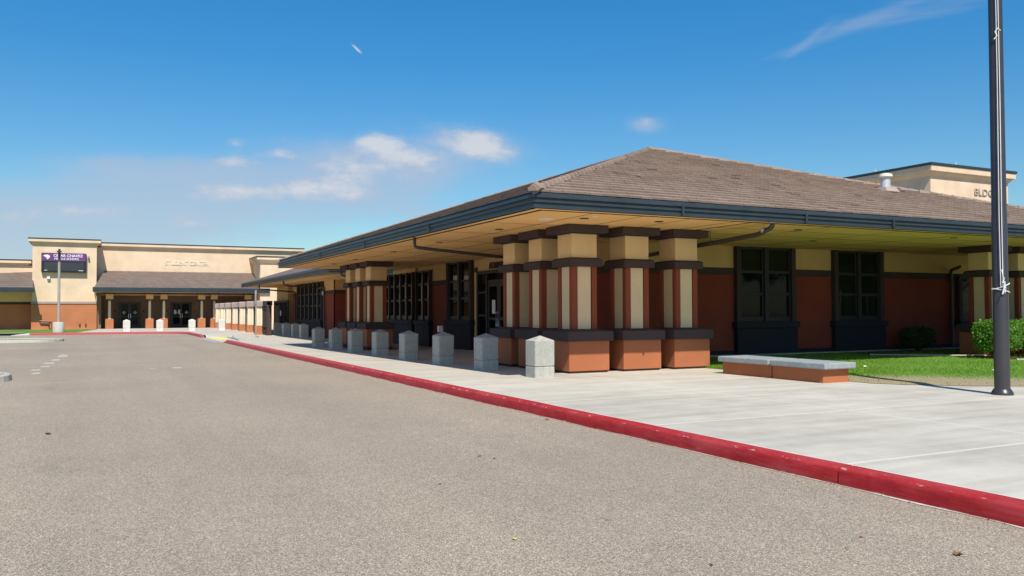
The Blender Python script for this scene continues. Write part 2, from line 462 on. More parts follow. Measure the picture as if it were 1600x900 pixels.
# tactile mats and blue paint
g = MB(); g.quad([(6.2, 48.3, .017), (7.1, 48.6, .017), (7.0, 53.0, .017), (6.0, 52.7, .017)], M['yellow_pale'])
for i in range(8):
    for j in range(30): g.box(6.28+i*.1, 6.32+i*.1, 48.8+j*.13, 48.84+j*.13, .017, .024, M['yellow_pale'])
struct(g.build('tactile_paving'))
g = MB(); g.quad([(6.5, 45.2, .018), (7.0, 45.2, .020), (7.5, 51.8, .024), (7.15, 52.4, .024), (7.2, 48.6, .02)], M['blue']); struct(g.build('painted_ramp_flare'))
g = MB(); g.quad([(5.62, 45.2, .004), (5.8, 45.0, .004), (5.75, 51.5, .004), (5.6, 51.5, .004)], M['blue_pale']); struct(g.build('blue_road_marking'))
g = MB(); g.quad([(-7.5, 65.3, .157), (-4.2, 65.3, .157), (-4.0, 66.3, .157), (-7.5, 66.3, .157)], M['yellow_pale']); struct(g.build('far_tactile_paving'))
# worn white dashes
for (x0, y0, x1, y1) in [(-1.35, 24.2, -1.15, 24.9), (-1.45, 25.6, -1.2, 26.2), (-1.3, 27.2, -1.05, 27.8), (-1.3, 28.8, -1.0, 29.6), (-1.15, 30.6, -.9, 31.6), (-1.05, 33, -.75, 34.6), (-2.2, 19.8, -1.75, 20.3), (-2.1, 18.4, -1.7, 18.7), (2.0, 24.8, 2.25, 25.3), (1.4, 24.9, 1.6, 25.05)]:
    g = MB(); k = (x0+x1)/2
    g.quad([(x0, y0, .004), (k, y0-.05, .004), (x1, y0+.04, .004), (x1-.02, y1, .004), (k-.05, y1-.04, .004), (x0+.03, y1+.03, .004)], M['worn_paint']); struct(g.build('worn_road_marking'))

# kerbed islands (left)
def island(x0, x1, y0, y1, r, fill, mat, h=.15):
    g = MB()
    def ring(ins, z):
        out = []
        for t in np.linspace(-math.pi/2, 0, 7): out.append((x1-r+(r-ins)*math.cos(t), y0+r+(r-ins)*math.sin(t), z))
        for t in np.linspace(0, math.pi/2, 7): out.append((x1-r+(r-ins)*math.cos(t), y1-r+(r-ins)*math.sin(t), z))
        out += [(x0+ins, y1-ins, z), (x0+ins, y0+ins, z)]
        return out
    rr = [ring(0, 0), ring(.02, h*.85), ring(.05, h), ring(.16, h), ring(.17, h-.04)]
    k = len(rr[0]); vs = sum(rr, [])
    fs = [(j*k+i, j*k+(i+1) % k, (j+1)*k+(i+1) % k, (j+1)*k+i) for j in range(4) for i in range(k)]
    g.add(vs, fs, mat); g.add(ring(.17, h-.04), [tuple(range(k))], fill)
    return g.build('kerbed_island')
struct(island(-9, -1.62, 21.4, 23.3, .8, M['mulch'], M['concrete_far']))
struct(island(-30, -1.3, 49.5, 52.6, 1.4, M['far_lawn'], M['concrete_far']))
g = MB(); g.quad([(-3.9, 65.5, .158), (-.9, 65.6, .158), (.4, 75.9, .158), (.4, 77.6, .158), (-30, 77.6, .158), (-30, 66.6, .158), (-4.4, 66.6, .158)], M['far_lawn']); struct(g.build('grass_strip'))

# lawn beside the wall
edge = [(13.35, 17.3), (13.32, 14.6), (13.3, 12.0), (13.25, 11.3), (13.6, 10.75), (14.3, 10.1), (15.2, 9.55), (16.6, 8.9), (20, 8.2), (42, 7.6)]
def edge_pt(t):
    k = t*(len(edge)-1); i = min(int(k), len(edge)-2); f = k-i
    return (edge[i][0]*(1-f)+edge[i+1][0]*f, edge[i][1]*(1-f)+edge[i+1][1]*f)
g = MB(); NA, NB = 72, 40; vs = []; dryv = []
for a in range(NA+1):
    ex, ey = edge_pt(a/NA); tx = 13.5+(42-13.5)*(a/NA)**1.6; ty = 19.45
    for b in range(NB+1):
        f = (b/NB)**1.5; x = ex*(1-f)+tx*f; y = ey*(1-f)+ty*f
        d = math.hypot(x-ex, y-ey)
        zz = .158+.02*min(1, d*4)+.012*math.sin(x*1.3)*math.sin(y*1.7)*min(1, d)
        vs.append((x, y, zz)); dryv.append(max(0, 1.25-d/2.6) if ey < 12.6 else max(0, .4-d))
g.add(vs, [(a*(NB+1)+b, (a+1)*(NB+1)+b, (a+1)*(NB+1)+b+1, a*(NB+1)+b+1) for a in range(NA) for b in range(NB)], M['lawn'])
lawn = struct(g.build('lawn', smooth=True))
at = lawn.data.attributes.new('dry', 'FLOAT', 'POINT')
at.data.foreach_set('value', dryv)
# grass blades
NBL = 90000
A = rng.random(NBL)**1.0; B = rng.random(NBL)
ei = np.array([edge_pt(a) for a in A*.98]); f = B**1.3
tx = 13.5+(42-13.5)*(A*.98)**1.6
px = ei[:, 0]*(1-f)+tx*f; py = ei[:, 1]*(1-f)+19.45*f
dd = np.hypot(px-ei[:, 0], py-ei[:, 1])
keep = (rng.random(NBL) < np.where((py < 12.6) & (px < 19), np.clip((dd-1.2)/1.6, .02, 1), np.clip(dd/.3, .3, 1))) & (px < 34)
px, py, dd = px[keep], py[keep], dd[keep]; n = len(px)
h = rng.uniform(.025, .06, n); th = rng.uniform(0, 6.28, n); w = rng.uniform(.004, .009, n)
lx = rng.normal(0, .018, n); ly = rng.normal(0, .018, n); z0 = .160+.012*np.minimum(1, dd*4)
co = np.stack([np.stack([px-w*np.cos(th), py-w*np.sin(th), z0], 1), np.stack([px+w*np.cos(th), py+w*np.sin(th), z0], 1), np.stack([px+lx, py+ly, z0+h], 1)], 1).reshape(-1, 3)
def tri_mesh(name, co, mat, k=3):
    me = bpy.data.meshes.new(name); nv = len(co); nf = nv//k
    me.vertices.add(nv); me.vertices.foreach_set('co', co.astype('f').ravel())
    me.loops.add(nv); me.loops.foreach_set('vertex_index', np.arange(nv, dtype='i'))
    me.polygons.add(nf); me.polygons.foreach_set('loop_start', np.arange(0, nv, k, dtype='i'))
    me.update(calc_edges=True); me.validate()
    me.materials.append(mat)
    return me
go = bpy.data.objects.new('grass', tri_mesh('grass', co, M['blade'])); COL.objects.link(go)
tag(go, 'short bright green mown grass of the lawn by the wall', 'grass', kind='stuff')
# mulch bed + mowing strip
g = MB(); g.quad([(21.0, 17.35, .186), (23.2, 15.9, .186), (22.4, 14.6, .186), (23, 13.7, .186), (30, 13.7, .186), (30, 19.5, .186), (21.5, 19.5, .186)], M['mulch']); struct(g.build('mulch_bed'))
g = MB(); g.box(13.5, 42, 19.45, 19.75, .1, .215, M['concrete']); struct(g.build('mowing_strip'))
g = MB(); g.tube([(21.0, 17.9, .19), (21.8, 17.1, .19), (23.0, 16.3, .19), (23.5, 15.9, .19)], .035, M['concrete'], 6)
g.tube([(22.4, 14.3, .19), (23.5, 13.65, .19), (30, 13.4, .19)], .035, M['concrete'], 6); struct(g.build('bed_edging'))

# ------------------------------------------------------------------ office building
off = thing('school_building', (13.1, 19.9, .1), 'low school office with brown hipped tile roof, deep tan eaves and brick-red walls', 'building')
WX, WY, SZ = 13.1, 19.9, 3.5
EX0, EX1, EY0, EY1 = 7.46, 31.0, 13.97, 38.4

def wall_run(g, u0, u1, zt=3.5, cream=None, band=(2.63, 2.84), zb=0.0, red=None):
    g.box(u0, u1, -.3, 0, zb, band[0]+.02, red or M['red'])
    g.box(u0, u1, -.3, 0, band[0]+.022, zt, cream or M['cream'])
south = lambda: MB((0, WY, 0), (1, 0), (0, -1))
west = lambda: MB((WX, 0, 0), (0, 1), (-1, 0))
g = south(); wall_run(g, WX, 42)
w = west(); wall_run(w, WY+.3, 26.3); wall_run(w, 29.45, 38.2)
w.box(26.3, 29.45, -.3, 0, 0, 3.5, M['cream'])
for a in (g, w): pass
g.build('wall', off, origin=(WX, WY, 0)); w.build('wall', off, origin=(WX, WY, 0))
g = MB(); g.box(WX, 31, 38.0, 38.2, 0, 3.5, M['red']); g.build('wall', off)
for a, b_ in ((WX-.035, 17.48), (19.92, 21.58), (23.92, 42)):
    g = south(); g.box(a, b_, 0, .035, 2.63, 2.84, M['brown']); g.build('trim_band', off, .006)
for a, b_ in ((WY, 26.3), (31.97, 33.85)):
    g = west(); g.box(a, b_, 0, .035, 2.63, 2.84, M['brown']); g.build('trim_band', off, .006)
g = south(); g.box(WX-.06, 42, 0, .06, 0, .33, M['plum']); g.box(WX-.06, 17.4, .06, .09, .18, .22, M['brown']); g.build('plinth', off, .008)

def window(o, u, nrm, u0, u1, z0, z1, lights, parent, glass=('glass', 'glass', 'glass'), base=True, tz=(1.35, 2.05, 2.73), gz0=0., edge_w=.17, mull=.16, name='window'):
    """surround with sill; every light is three stacked panes"""
    g = MB(o, u, nrm)
    g.box(u0, u0+edge_w, 0, .16, z0+.2, z1, M['brown']); g.box(u1-edge_w, u1, 0, .16, z0+.2, z1, M['brown']); g.box(u0, u1, -.02, .012, z0+.2, z1-.01, M['brown'])
    root = g.build(name, parent, .006)
    W = u1-u0-2*edge_w; lw = (W-mull*(lights-1))/lights
    f = MB(o, u, nrm); p = MB(o, u, nrm)
    a = u0+edge_w
    zs = (tz[0]-.15,)+tz[1:]+(z1-.03,)
    for i in range(lights):
        b_ = a+lw
        if i < lights-1: f.box(b_, b_+mull, .0, .145, z0+.2, z1, M['frame'])
        f.box(a+.001, a+.06, 0, .085, z0+.2, z1, M['frame']); f.box(b_-.06, b_-.001, 0, .085, z0+.2, z1, M['frame'])
        f.box(a+.06, b_-.06, 0, .083, z0+.2, tz[0], M['frame'])
        f.box(a+.06, b_-.06, 0, .083, z1-.07, z1, M['frame'])
        for t in tz[1:]: f.box(a+.06, b_-.06, 0, .083, t-.045, t+.045, M['frame'])
        for k in range(3):
            zb_, zt_ = (tz[0] if k == 0 else tz[k]+.045), (tz[k+1]-.045 if k < 2 else z1-.07)
            p.box(a+.06, b_-.06, 0, .03, zb_, zt_, M[glass[k]])
        a = b_+mull
    f.build('frame', root, .004); p.build('pane', root)
    s = MB(o, u, nrm); s.box(u0-.08, u1+.08, 0, .24, z0, z0+.2, M['plum']); s.build('sill', root, .01)
    if base:
        s = MB(o, u, nrm); s.box(u0-.02, u1+.02, 0, .18, gz0, z0-.002, M['plum']); s.build('window_apron', root, .008)
    return root
So, Wo = (0, WY, 0), (WX, 0, 0)
window(So, (1, 0), (0, -1), 17.5, 19.9, 1.0, 3.5, 2, off, ('glass', 'glass', 'glass_blind'))
window(So, (1, 0), (0, -1), 21.6, 23.9, 1.0, 3.5, 2, off, ('glass_green', 'glass_green', 'glass_green'))
window(So, (1, 0), (0, -1), 27.75, 29.7, .95, 2.75, 2, off, base=False, tz=(1.2, 1.7, 2.2))
window(Wo, (0, 1), (-1, 0), 29.47, 31.95, 1.0, 3.5, 2, off, gz0=0)
window(Wo, (0, 1), (-1, 0), 36.0, 40.3, .95, 3.32, 5, off, gz0=0, edge_w=.1, mull=.13)
window(Wo, (0, 1), (-1, 0), 33.87, 35.62, .95, 3.32, 2, off, gz0=0, edge_w=.1, mull=.13)
g = west(); g.box(38.2, 40.6, -.3, -.01, 0, 3.1, M['red']); g.box(38.2, 40.6, -.3, -.012, 3.1, 3.75, M['cream']); g.build('wall', off)
g = west(); g.box(35.7, 40.6, 0, .12, 3.322, 3.49, M['cream']); g.build('window_header', off)
# entrance doors on the west wall
g = west()
g.box(26.1, 29.0, 0, .12, 2.92, 3.04, M['frame']); g.box(28.9, 29.0, 0, .118, 0.02, 2.92, M['frame']); g.box(28.06, 28.16, 0, .118, 0.02, 2.92, M['frame']); g.box(26.1, 26.2, 0, .118, .02, 2.92, M['frame'])
g.box(28.16, 28.9, 0, .07, .02, .35, M['frame'])
for z in (1.35, 2.2): g.box(28.16, 28.9, 0, .09, z, z+.07, M['frame'])
g.box(26.2, 28.06, 0, .09, 2.6, 2.68, M['frame'])
df = g.build('door_frame', off, .005)
g = west(); g.box(28.16, 28.9, 0, .03, .35, 2.92, M['glass']); g.box(26.2, 28.06, 0, .03, 2.68, 2.92, M['glass']); g.build('side_light', df)
for (a, b_, hs) in ((27.13, 28.06, 27.2), (26.2, 27.11, 27.04)):
    g = west(); g.box(a, a+.13, 0, .08, .03, 2.6, M['frame']); g.box(b_-.13, b_, 0, .08, .03, 2.6, M['frame'])
    g.box(a+.13, b_-.13, 0, .078, .03, .35, M['frame']); g.box(a+.13, b_-.13, 0, .078, 2.44, 2.6, M['frame']); g.box(a+.13, b_-.13, 0, .078, 1.22, 1.32, M['frame'])
    d = g.build('door', off, .004)
    g = west(); g.box(a+.13, b_-.13, 0, .04, .35, 1.22, M['glass']); g.box(a+.13, b_-.13, 0, .04, 1.32, 2.44, M['glass']); g.build('pane', d)
    g = MB(); g.tube([(WX-.08, hs, .98), (WX-.15, hs, 1.0), (WX-.15, hs, 1.5), (WX-.08, hs, 1.52)], .022, M['steel'], 8); g.build('handle', d, smooth=True)
    if a > 27:
        g = west(); g.box(a+.36, a+.62, .041, .047, 1.45, 1.95, M['paper']); tag(g.build('notice', d), 'white paper notice')
text_mesh('lettering', 'ADMINISTRATION', .33, .03, M['letter'], (WX-.03, 28.05, 3.10), off, 'west', .98, .004)
g = west(); g.box(29.12, 29.3, 0, .07, 3.02, 3.2, M['letter']); g.build('alarm_box', off, .006)
# columns
def column(parent, x, y, z0, s=1.0, h=3.35, mats=None):
    """x,y: south-west corner of the base; base, cap slab, shaft with recessed panels, collar, block, capital"""
    W = 1.06*s; c = lambda i: (i*s, W-i*s)
    zb, zs, zt, zc, zk = .72, .94, 2.41, 2.60, 3.155
    k = h/3.35; zb, zs, zt, zc, zk = zb*k, zs*k, zt*k, zc*k, zk*k
    def fr(): return MB((x, y, z0), (1, 0), (0, 1))
    g = fr(); a, b = c(0); g.box(a+.03, b-.03, a+.03, b-.03, -.12, .05, M['brown']); g.box(a, b, a, b, .045, zb, M['orange']); root = g.build('column', parent, .012, origin=(x, y, z0))
    g = fr(); a, b = c(-.07); g.box(a, b, a, b, zb, zs, M['brown']); a2, b2 = c(.14); g.frustum((a+.01, b-.01, a+.01, b-.01), (a2, b2, a2, b2), zs, zs+.045, M['brown']); g.build('base_cap', root, .008)
    g = fr(); a, b = c(.2); p = .135*s
    for u in ((a, a+p), (b-p, b)):
        for v in ((a, a+p), (b-p, b)): g.box(u[0], u[1], v[0], v[1], zs+.03, zt, M['red_post'])
    g.build('shaft', root, .006)
    g = fr(); i = .022; q = .157*s
    g.box(a+.045, b-.045, a+.045, b-.045, zs+.03, zt-.003, M['brown'])  # dark core puts shadow lines into the gaps beside the panels
    g.box(a+q, b-q, a+i, b-i, zs+.03, zt-.006, M['tan_panel']); g.box(a+i, b-i, a+q, b-q, zs+.03, zt-.006, M['tan_panel'])
    g.build('panel', root)
    g = fr(); a, b = c(.1); g.box(a, b, a, b, zt, zc-.02, M['brown']); g.frustum((a+.005, b-.005, a+.005, b-.005), (a+.06, b-.06, a+.06, b-.06), zc-.02, zc+.01, M['brown']); g.build('collar', root, .006)
    g = fr(); a, b = c(.2); g.box(a, b, a, b, zc, zk, M['cream_bounce']); g.build('block', root, .01)
    g = fr(); a, b = c(.0); g.box(a, b, a, b, zk+.02, h-.002, M['brown']); a, b = c(.15); g.box(a, b, a, b, zk, zk+.02, M['brown']); g.build('capital', root, .008)
    return root
cols = [(9.51, 16.19), (10.96, 16.19), (12.41, 16.19), (9.51, 17.64), (9.51, 19.09)]
c0 = column(off, 9.51, 16.19, .148)
def dup_part(root, dx, dy, dz=0):
    r = root.copy(); COL.objects.link(r); r.parent = root.parent; r.location = root.location+Vector((dx, dy, dz))
    for ch in root.children:
        c = ch.copy(); COL.objects.link(c); c.parent = r
    return r
for (x, y) in cols[1:]: dup_part(c0, x-9.51, y-16.19)
for (x, y) in [(24.2, 16.19), (25.65, 16.19), (27.1, 16.19), (28.55, 16.19)]: dup_part(c0, x-9.51, y-16.19)
for (x, y) in [(9.5, 31.55), (9.5, 33.0), (9.5, 34.45)]: dup_part(c0, x-9.51, y-16.19, -.005)

# soffit panels
def soffit(parent, regions, z, gap=.03, pw=2.44, ph=1.22, ox=0, oy=0):
    g = MB()
    for (x0, x1, y0, y1, horiz) in regions:
        g.quad([(x0, y0, z+.02), (x1, y0, z+.02), (x1, y1, z+.02), (x0, y1, z+.02)], M['soffit_gap'])
        sx, sy = (pw, ph) if horiz else (ph, pw)
        x = x0
        while x < x1-.05:
            xe = min(x+sx, x1); y = y0
            while y < y1-.05:
                ye = min(y+sy, y1)
                g.box(x+gap/2, xe-gap/2, y+gap/2, ye-gap/2, z, z+.018, M['soffit'])
                y = ye
            x = xe
    so_ = g.build('soffit', parent)
    j = MB()
    for (x0, x1, y0, y1, horiz) in regions:
        sx, sy = (pw, ph) if horiz else (ph, pw)
        x = x0+sx
        while x < x1-.05: j.box(x-.010, x+.010, y0, y1, z-.003, z+.015, M['soffit_gap']); x += sx
        y = y0+sy
        while y < y1-.05: j.box(x0, x1, y-.010, y+.010, z-.0025, z+.015, M['soffit_gap']); y += sy
        for q in ((x0-.03, x0+.03, y0-.03, y1), (x0-.03, x1, y0-.03, y0+.03)):
            j.box(q[0], q[1], q[2], q[3], z-.006, z+.014, M['soffit_gap'])
    j.build('soffit_joint', so_)
    return so_
ins = .30
sf = soffit(off, [(EX0+ins, WX, EY0+ins, EY1-.1, False), (WX+.002, EX1-.1, EY0+ins, WY, True)], SZ)
g = MB()
for (a, b_, c, d) in [(EX0+.02, EX1-.1, EY0+.02, EY0+ins-.06), (EX0+.02, EX0+ins-.06, EY0+ins-.062, EY1-.1)]: g.box(a, b_, c, d, SZ, SZ+.02, M['soffit'])
g.box(EX0+.02, EX0+ins, EY0+ins-.06, EY1-.1, SZ+.021, SZ+.03, M['soffit_gap']); g.box(EX0+ins, EX1-.1, EY0+ins-.06, EY0+ins, SZ+.021, SZ+.03, M['soffit_gap'])
g.build('soffit_border', off)
for i, (x, y, mt) in enumerate([(8.67, 18.03, 0), (11.1, 15.0, 0), (9.28, 15.15, 0), (15.3, 15.1, 0), (20.9, 15.0, 0), (8.75, 22.1, 0), (8.8, 26.25, 0), (8.8, 30.7, 0), (8.85, 34.0, 0), (12.0, 26.9, 0), (8.59, 15.6, 1), (9.3, 14.75, 2), (18.2, 17.4, 0)]):
    g = MB(); r = .10 if mt == 0 else .17 if mt == 1 else .06
    g.tube([(x, y, SZ+.01), (x, y, SZ-.012)], r, M['white'] if mt else M['lamp_dark'], 16)
    g.build('recessed_light' if mt == 0 else 'ceiling_ring', sf)

# gutter swept round the roof
GP = [(-.10, 3.50), (0, 3.50), (0, 3.505), (0, 3.565), (-.022, 3.575), (-.022, 3.60), (.012, 3.61), (.012, 3.655), (-.01, 3.665), (-.01, 3.69), (.035, 3.70), (.035, 3.735), (.02, 3.745), (.0, 3.73), (-.03, 3.72), (-.045, 3.80), (-.09, 3.835), (-.14, 3.83)]
def sweep(parent, x0, x1, y0, y1, dz=0, prof=GP, name='gutter', mat=None):
    g = MB(); vs = []
    for d, z in prof:
        vs += [(x0-d, y0-d, z+dz), (x1+d, y0-d, z+dz), (x1+d, y1+d, z+dz), (x0-d, y1+d, z+dz)]
    fs = [(4*i+j, 4*i+(j+1) % 4, 4*i+4+(j+1) % 4, 4*i+4+j) for i in range(len(prof)-1) for j in range(4)]
    g.add(vs, fs, mat or M['gutter'])
    return g.build(name, parent)
gut = sweep(off, EX0, EX1, EY0, EY1)
for x in (10.9, 14.36, 17.2, 21.0):
    g = MB(); g.box(x, x+.05, EY0-.047, EY0-.012, 3.50, 3.74, M['gutter']); g.build('gutter_strap', gut)
for y in (19.5, 25, 30.6):
    g = MB(); g.box(EX0-.047, EX0-.012, y, y+.03, 3.50, 3.74, M['gutter']); g.build('gutter_strap', gut)

# tiled roof
AX, AY0, AY1, AZ, EZ = 16.9, 23.3, 29.1, 7.02, 3.82
ex0, ex1, ey0, ey1 = EX0+.06, EX1-.06, EY0+.06, EY1-.06
def tile_face(g, p0, p1, q0, q1, course=.335, tw=.30, thick=.05):
    """p0->p1 is the eave, q0->q1 the ridge edge"""
    p0, p1, q0, q1 = map(Vector, (p0, p1, q0, q1))
    L = ((q0+q1)/2-(p0+p1)/2)
    e = (p1-p0).normalized(); up = (L-e*L.dot(e)); H = up.length; up.normalize(); nrm = e.cross(up).normalized()
    if nrm.z < 0: nrm = -nrm
    nC = int(H/course)
    course = H/nC
    for c in range(nC):
        s0, s1 = c*course, (c+1)*course
        def lim(s):
            t = s/H; a = p0+(q0-p0)*t; b = p1+(q1-p1)*t
            return (a-p0).dot(e), (b-p0).dot(e)
        a0, b0 = lim(s0); a1, b1 = lim(s1)
        k0 = int(math.floor(min(a0, a1)/tw))-1; off_ = (c % 2)*tw*.5+random.uniform(-.02, .02)
        k = k0
        while True:
            u0 = k*tw+off_; u1 = u0+tw-.006; k += 1
            if u0 > max(b0, b1): break
            lo0, lo1 = max(u0, a0), max(u0, a1); hi0, hi1 = min(u1, b0), min(u1, b1)
            if hi0-lo0 < .01 and hi1-lo1 < .01: continue
            hi0 = max(hi0, lo0+.001); hi1 = max(hi1, lo1+.001)
            t = thick+random.uniform(-.003, .003) + (.012 if random.random() < .01 else 0)
            ds = random.uniform(-.003, .003)
            sm = s0+ds-.02
            P = lambda u, s, h: tuple(p0+e*u+up*s+nrm*h)
            vs = [P(lo0, sm, t), P(hi0, sm, t+random.uniform(-.003, .003)), P(hi1, s1, .008), P(lo1, s1, .008), P(lo0, sm, t-.045), P(hi0, sm, t-.045)]
            g.add(vs, [(0, 1, 2, 3), (4, 5, 1, 0)], M['tile'])
g = MB()
S = [(ex0, ey0, EZ), (ex1, ey0, EZ)]
tile_face(g, (ex0, ey0, EZ), (ex1, ey0, EZ), (AX, AY0, AZ), (AX+.01, AY0, AZ))
tile_face(g, (ex0, ey1, EZ), (ex0, ey0, EZ), (AX, AY1, AZ), (AX, AY0, AZ))
# underlay / east and north faces
for q in ([(ex0, ey0, EZ-.01), (ex1, ey0, EZ-.01), (AX, AY0, AZ-.01)], [(ex0, ey1, EZ-.01), (ex0, ey0, EZ-.01), (AX, AY0, AZ-.01), (AX, AY1, AZ-.01)],
          [(ex1, ey0, EZ-.01), (ex1, ey1, EZ-.01), (AX, AY1, AZ-.01), (AX, AY0, AZ-.01)], [(ex1, ey1, EZ-.01), (ex0, ey1, EZ-.01), (AX, AY1, AZ-.01)]):
    g.quad(q, M['tile_far'])
roof = MB.build(g, 'roof', off)
def hip_caps(parent, a, b, step=.34, r=.085, name='hip_cap'):
    a, b = Vector(a), Vector(b); d = (b-a); L = d.length; d.normalize(); side = d.cross(Vector((0, 0, 1))).normalized(); up = side.cross(d).normalized()
    g = MB(); n = int(L/step)
    for i in range(n):
        s0 = a+d*(i*step-.03); s1 = a+d*((i+1)*step); j = random.uniform(-.008, .008)
        def ring(c, k, lift): return [tuple(c+side*(-r*k)+up*(lift-.05)), tuple(c+side*(-r*.55*k)+up*(lift+.035)), tuple(c+up*(lift+.06)), tuple(c+side*(r*.55*k)+up*(lift+.035)), tuple(c+side*(r*k)+up*(lift-.05))]
        vs = ring(s0, 1.1, .035+j)+ring(s1, .95, .012)
        g.add(vs, [(q, q+1, q+6, q+5) for q in range(4)]+[(0, 1, 2, 3, 4)], M['tile'])
    return g.build(name, parent)
hip_caps(roof, (EX0-.06, EY0-.06, EZ+.0), (AX, AY0, AZ))
hip_caps(roof, (AX, AY0, AZ), (ex1, ey0, EZ)); hip_caps(roof, (AX, AY0, AZ), (AX, AY1, AZ), name='ridge_cap'); hip_caps(roof, (ex0, ey1, EZ), (AX, AY1, AZ))
g = MB(); hd = Vector((AX-EX0, AY0-EY0, 3.2)).normalized()   # square end cap at the eave corner
cx, cy, cz = EX0-.02, EY0-.02, EZ+.045
g.add([(cx-.09, cy+.09, cz), (cx-.01, cy-.01, cz-.13), (cx+.09, cy-.09, cz), (cx-.01, cy-.01, cz+.11), (cx+.12, cy+.30, cz+.04), (cx+.16, cy+.16, cz-.09), (cx+.30, cy+.12, cz+.04), (cx+.16, cy+.16, cz+.17)],
      [(0, 1, 2, 3), (0, 4, 5, 1), (1, 5, 6, 2), (2, 6, 7, 3), (3, 7, 4, 0)], M['tile']); g.build('hip_end_cap', roof)
# roof vent: sits on the south face just behind the hip line
def roof_z_south(y): return EZ+(y-ey0)*(AZ-EZ)/(AY0-ey0)
vx, vy = 22.15, 18.2; vz = roof_z_south(vy)
g = MB(); g.frustum((vx-.30, vx+.30, vy-.30, vy+.30), (vx-.24, vx+.24, vy-.2, vy+.24), vz-.05, vz+.10, M['brown_mauve'])
v = g.build('roof_vent', roof, .01)
g = MB(); g.tube([(vx, vy, vz), (vx, vy, vz+.42)], .145, M['galv'], 20); g.build('vent_pipe', v, smooth=True)
g = MB(); g.tube([(vx, vy, vz+.40), (vx, vy, vz+.44), (vx, vy, vz+.52), (vx, vy, vz+.55)], [.17, .215, .20, .10], M['bollard_pale'], 20); g.build('vent_cowl', v, smooth=True)
# downspouts
def spout(parent, pts, r=.045, elbow=None):
    g = MB(); P_ = [Vector(p) for p in pts]; out = [P_[0]]
    for i in range(1, len(P_)-1):
        a = (P_[i-1]-P_[i]).normalized(); b_ = (P_[i+1]-P_[i]).normalized(); q = .09
        for t in (0, .25, .5, .75, 1):
            out.append((P_[i]+a*q)*(1-t)**2+P_[i]*2*t*(1-t)+(P_[i]+b_*q)*t*t)
    out.append(P_[-1]); g.tube(out, r, M['pipe'], 10)
    o = g.build('downspout', parent, smooth=True)
    return o
d1 = spout(off, [(13.55, 14.12, 3.52), (13.55, 14.12, 3.40), (13.53, 14.55, 3.27), (13.5, 19.8, 3.0), (13.5, 19.83, 2.7), (13.5, 19.83, .2)], .055)
g = MB(); g.tube([(13.55, 14.12, 3.535), (13.55, 14.12, 3.49)], .075, M['white'], 12); g.tube([(13.545, 14.34, 3.37), (13.54, 14.42, 3.33)], .068, M['galv'], 12); g.build('pipe_joint', d1, smooth=True)
g = MB(); g.tube([(13.52, 16.2, 3.5), (13.52, 16.2, 3.16)], .008, M['pipe'], 6); g.build('hanger', d1)
spout(off, [(7.62, 21.0, 3.52), (7.62, 21.0, 3.24), (8.1, 21.0, 3.2), (13.0, 21.0, 2.85), (13.02, 21, .1)])
spout(off, [(9.75, 36.2, 3.5), (9.75, 36.2, 3.12), (10.4, 35.9, 3.05)])
spout(off, [(26.6, 18.9, 3.02), (27.35, 19.78, 2.95), (27.4, 19.8, 2.8), (27.4, 19.8, .2)], .055)

# ------------------------------------------------------------------ north wing behind the office
wing = thing('school_wing', (12.2, 46.6, 0), 'lower school wing continuing behind the office, tall window band and slate gutter', 'building')
Z2 = 3.33; A0, A1, B0, B1 = 9.82, 26, 38.75, 64.2
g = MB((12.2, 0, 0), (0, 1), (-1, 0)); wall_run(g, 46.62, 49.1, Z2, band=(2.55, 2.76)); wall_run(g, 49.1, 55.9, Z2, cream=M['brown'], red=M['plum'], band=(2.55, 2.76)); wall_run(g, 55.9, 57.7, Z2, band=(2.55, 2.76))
g.box(49.1-2.5, 57.7, -6, -5.7, 0, Z2, M['cream']); g.build('wall', wing)
g = MB((0, 46.6, 0), (1, 0), (0, -1)); wall_run(g, 12.2, 20, Z2, band=(2.55, 2.76)); g.build('wall', wing)
for a, b_ in ((46.565, 49.0), (56, 57.7)):
    g = MB((12.2, 0, 0), (0, 1), (-1, 0)); g.box(a, b_, 0, .035, 2.55, 2.76, M['brown']); g.build('trim_band', wing)
g = MB((0, 46.6, 0), (1, 0), (0, -1)); g.box(12.165, 20, 0, .035, 2.55, 2.76, M['brown']); g.build('trim_band', wing)
window((12.2, 0, 0), (0, 1), (-1, 0), 49.2, 55.8, .85, Z2, 6, wing, edge_w=.12, mull=.3, tz=(1.1, 1.9, 2.6))
g = MB((12.2, 0, 0), (0, 1), (-1, 0)); g.box(59.4, 63.2, -.4, 0, 2.33, Z2, M['cream']); g.box(59.4, 59.8, -.4, 0, 0, 2.33, M['cream']); g.box(62.8, 63.2, -.4, 0, 0, 2.33, M['cream']); g.build('porch_pier', wing, .01)
soffit(wing, [(A0+ins, 18, B0+.1, B1-ins, False)], Z2)
g = MB(); g.box(A0+.02, A0+ins-.05, B0+.1, B1-.02, Z2, Z2+.02, M['soffit']); g.build('soffit_border', wing)
sweep(wing, A0, A1, B0, B1, Z2-3.5)
g = MB(); e = Z2+.32; rz = e+.32*5
g.frustum((A0+.06, A1-.06, B0+.06, B1-.06), (A0+5, A1-5, B0+5, B1-5), e, rz, M['tile_far']); g.build('roof', wing)
spout(wing, [(9.95, 57.5, Z2), (9.95, 57.5, 3.05), (10.3, 57.0, 3.0), (12.1, 56.6, 2.85), (12.13, 56.6, 2.6), (12.13, 56.6, 0)], .05)
spout(wing, [(9.95, 49.6, Z2), (9.95, 49.6, 3.1), (10.3, 49.6, 3.05), (12.1, 50.2, 2.98)], .05)
spout(wing, [(12.1, 50.5, 2.95), (12.1, 48.8, 2.95), (12.1, 48.7, 2.8), (12.1, 48.7, 0)], .05)
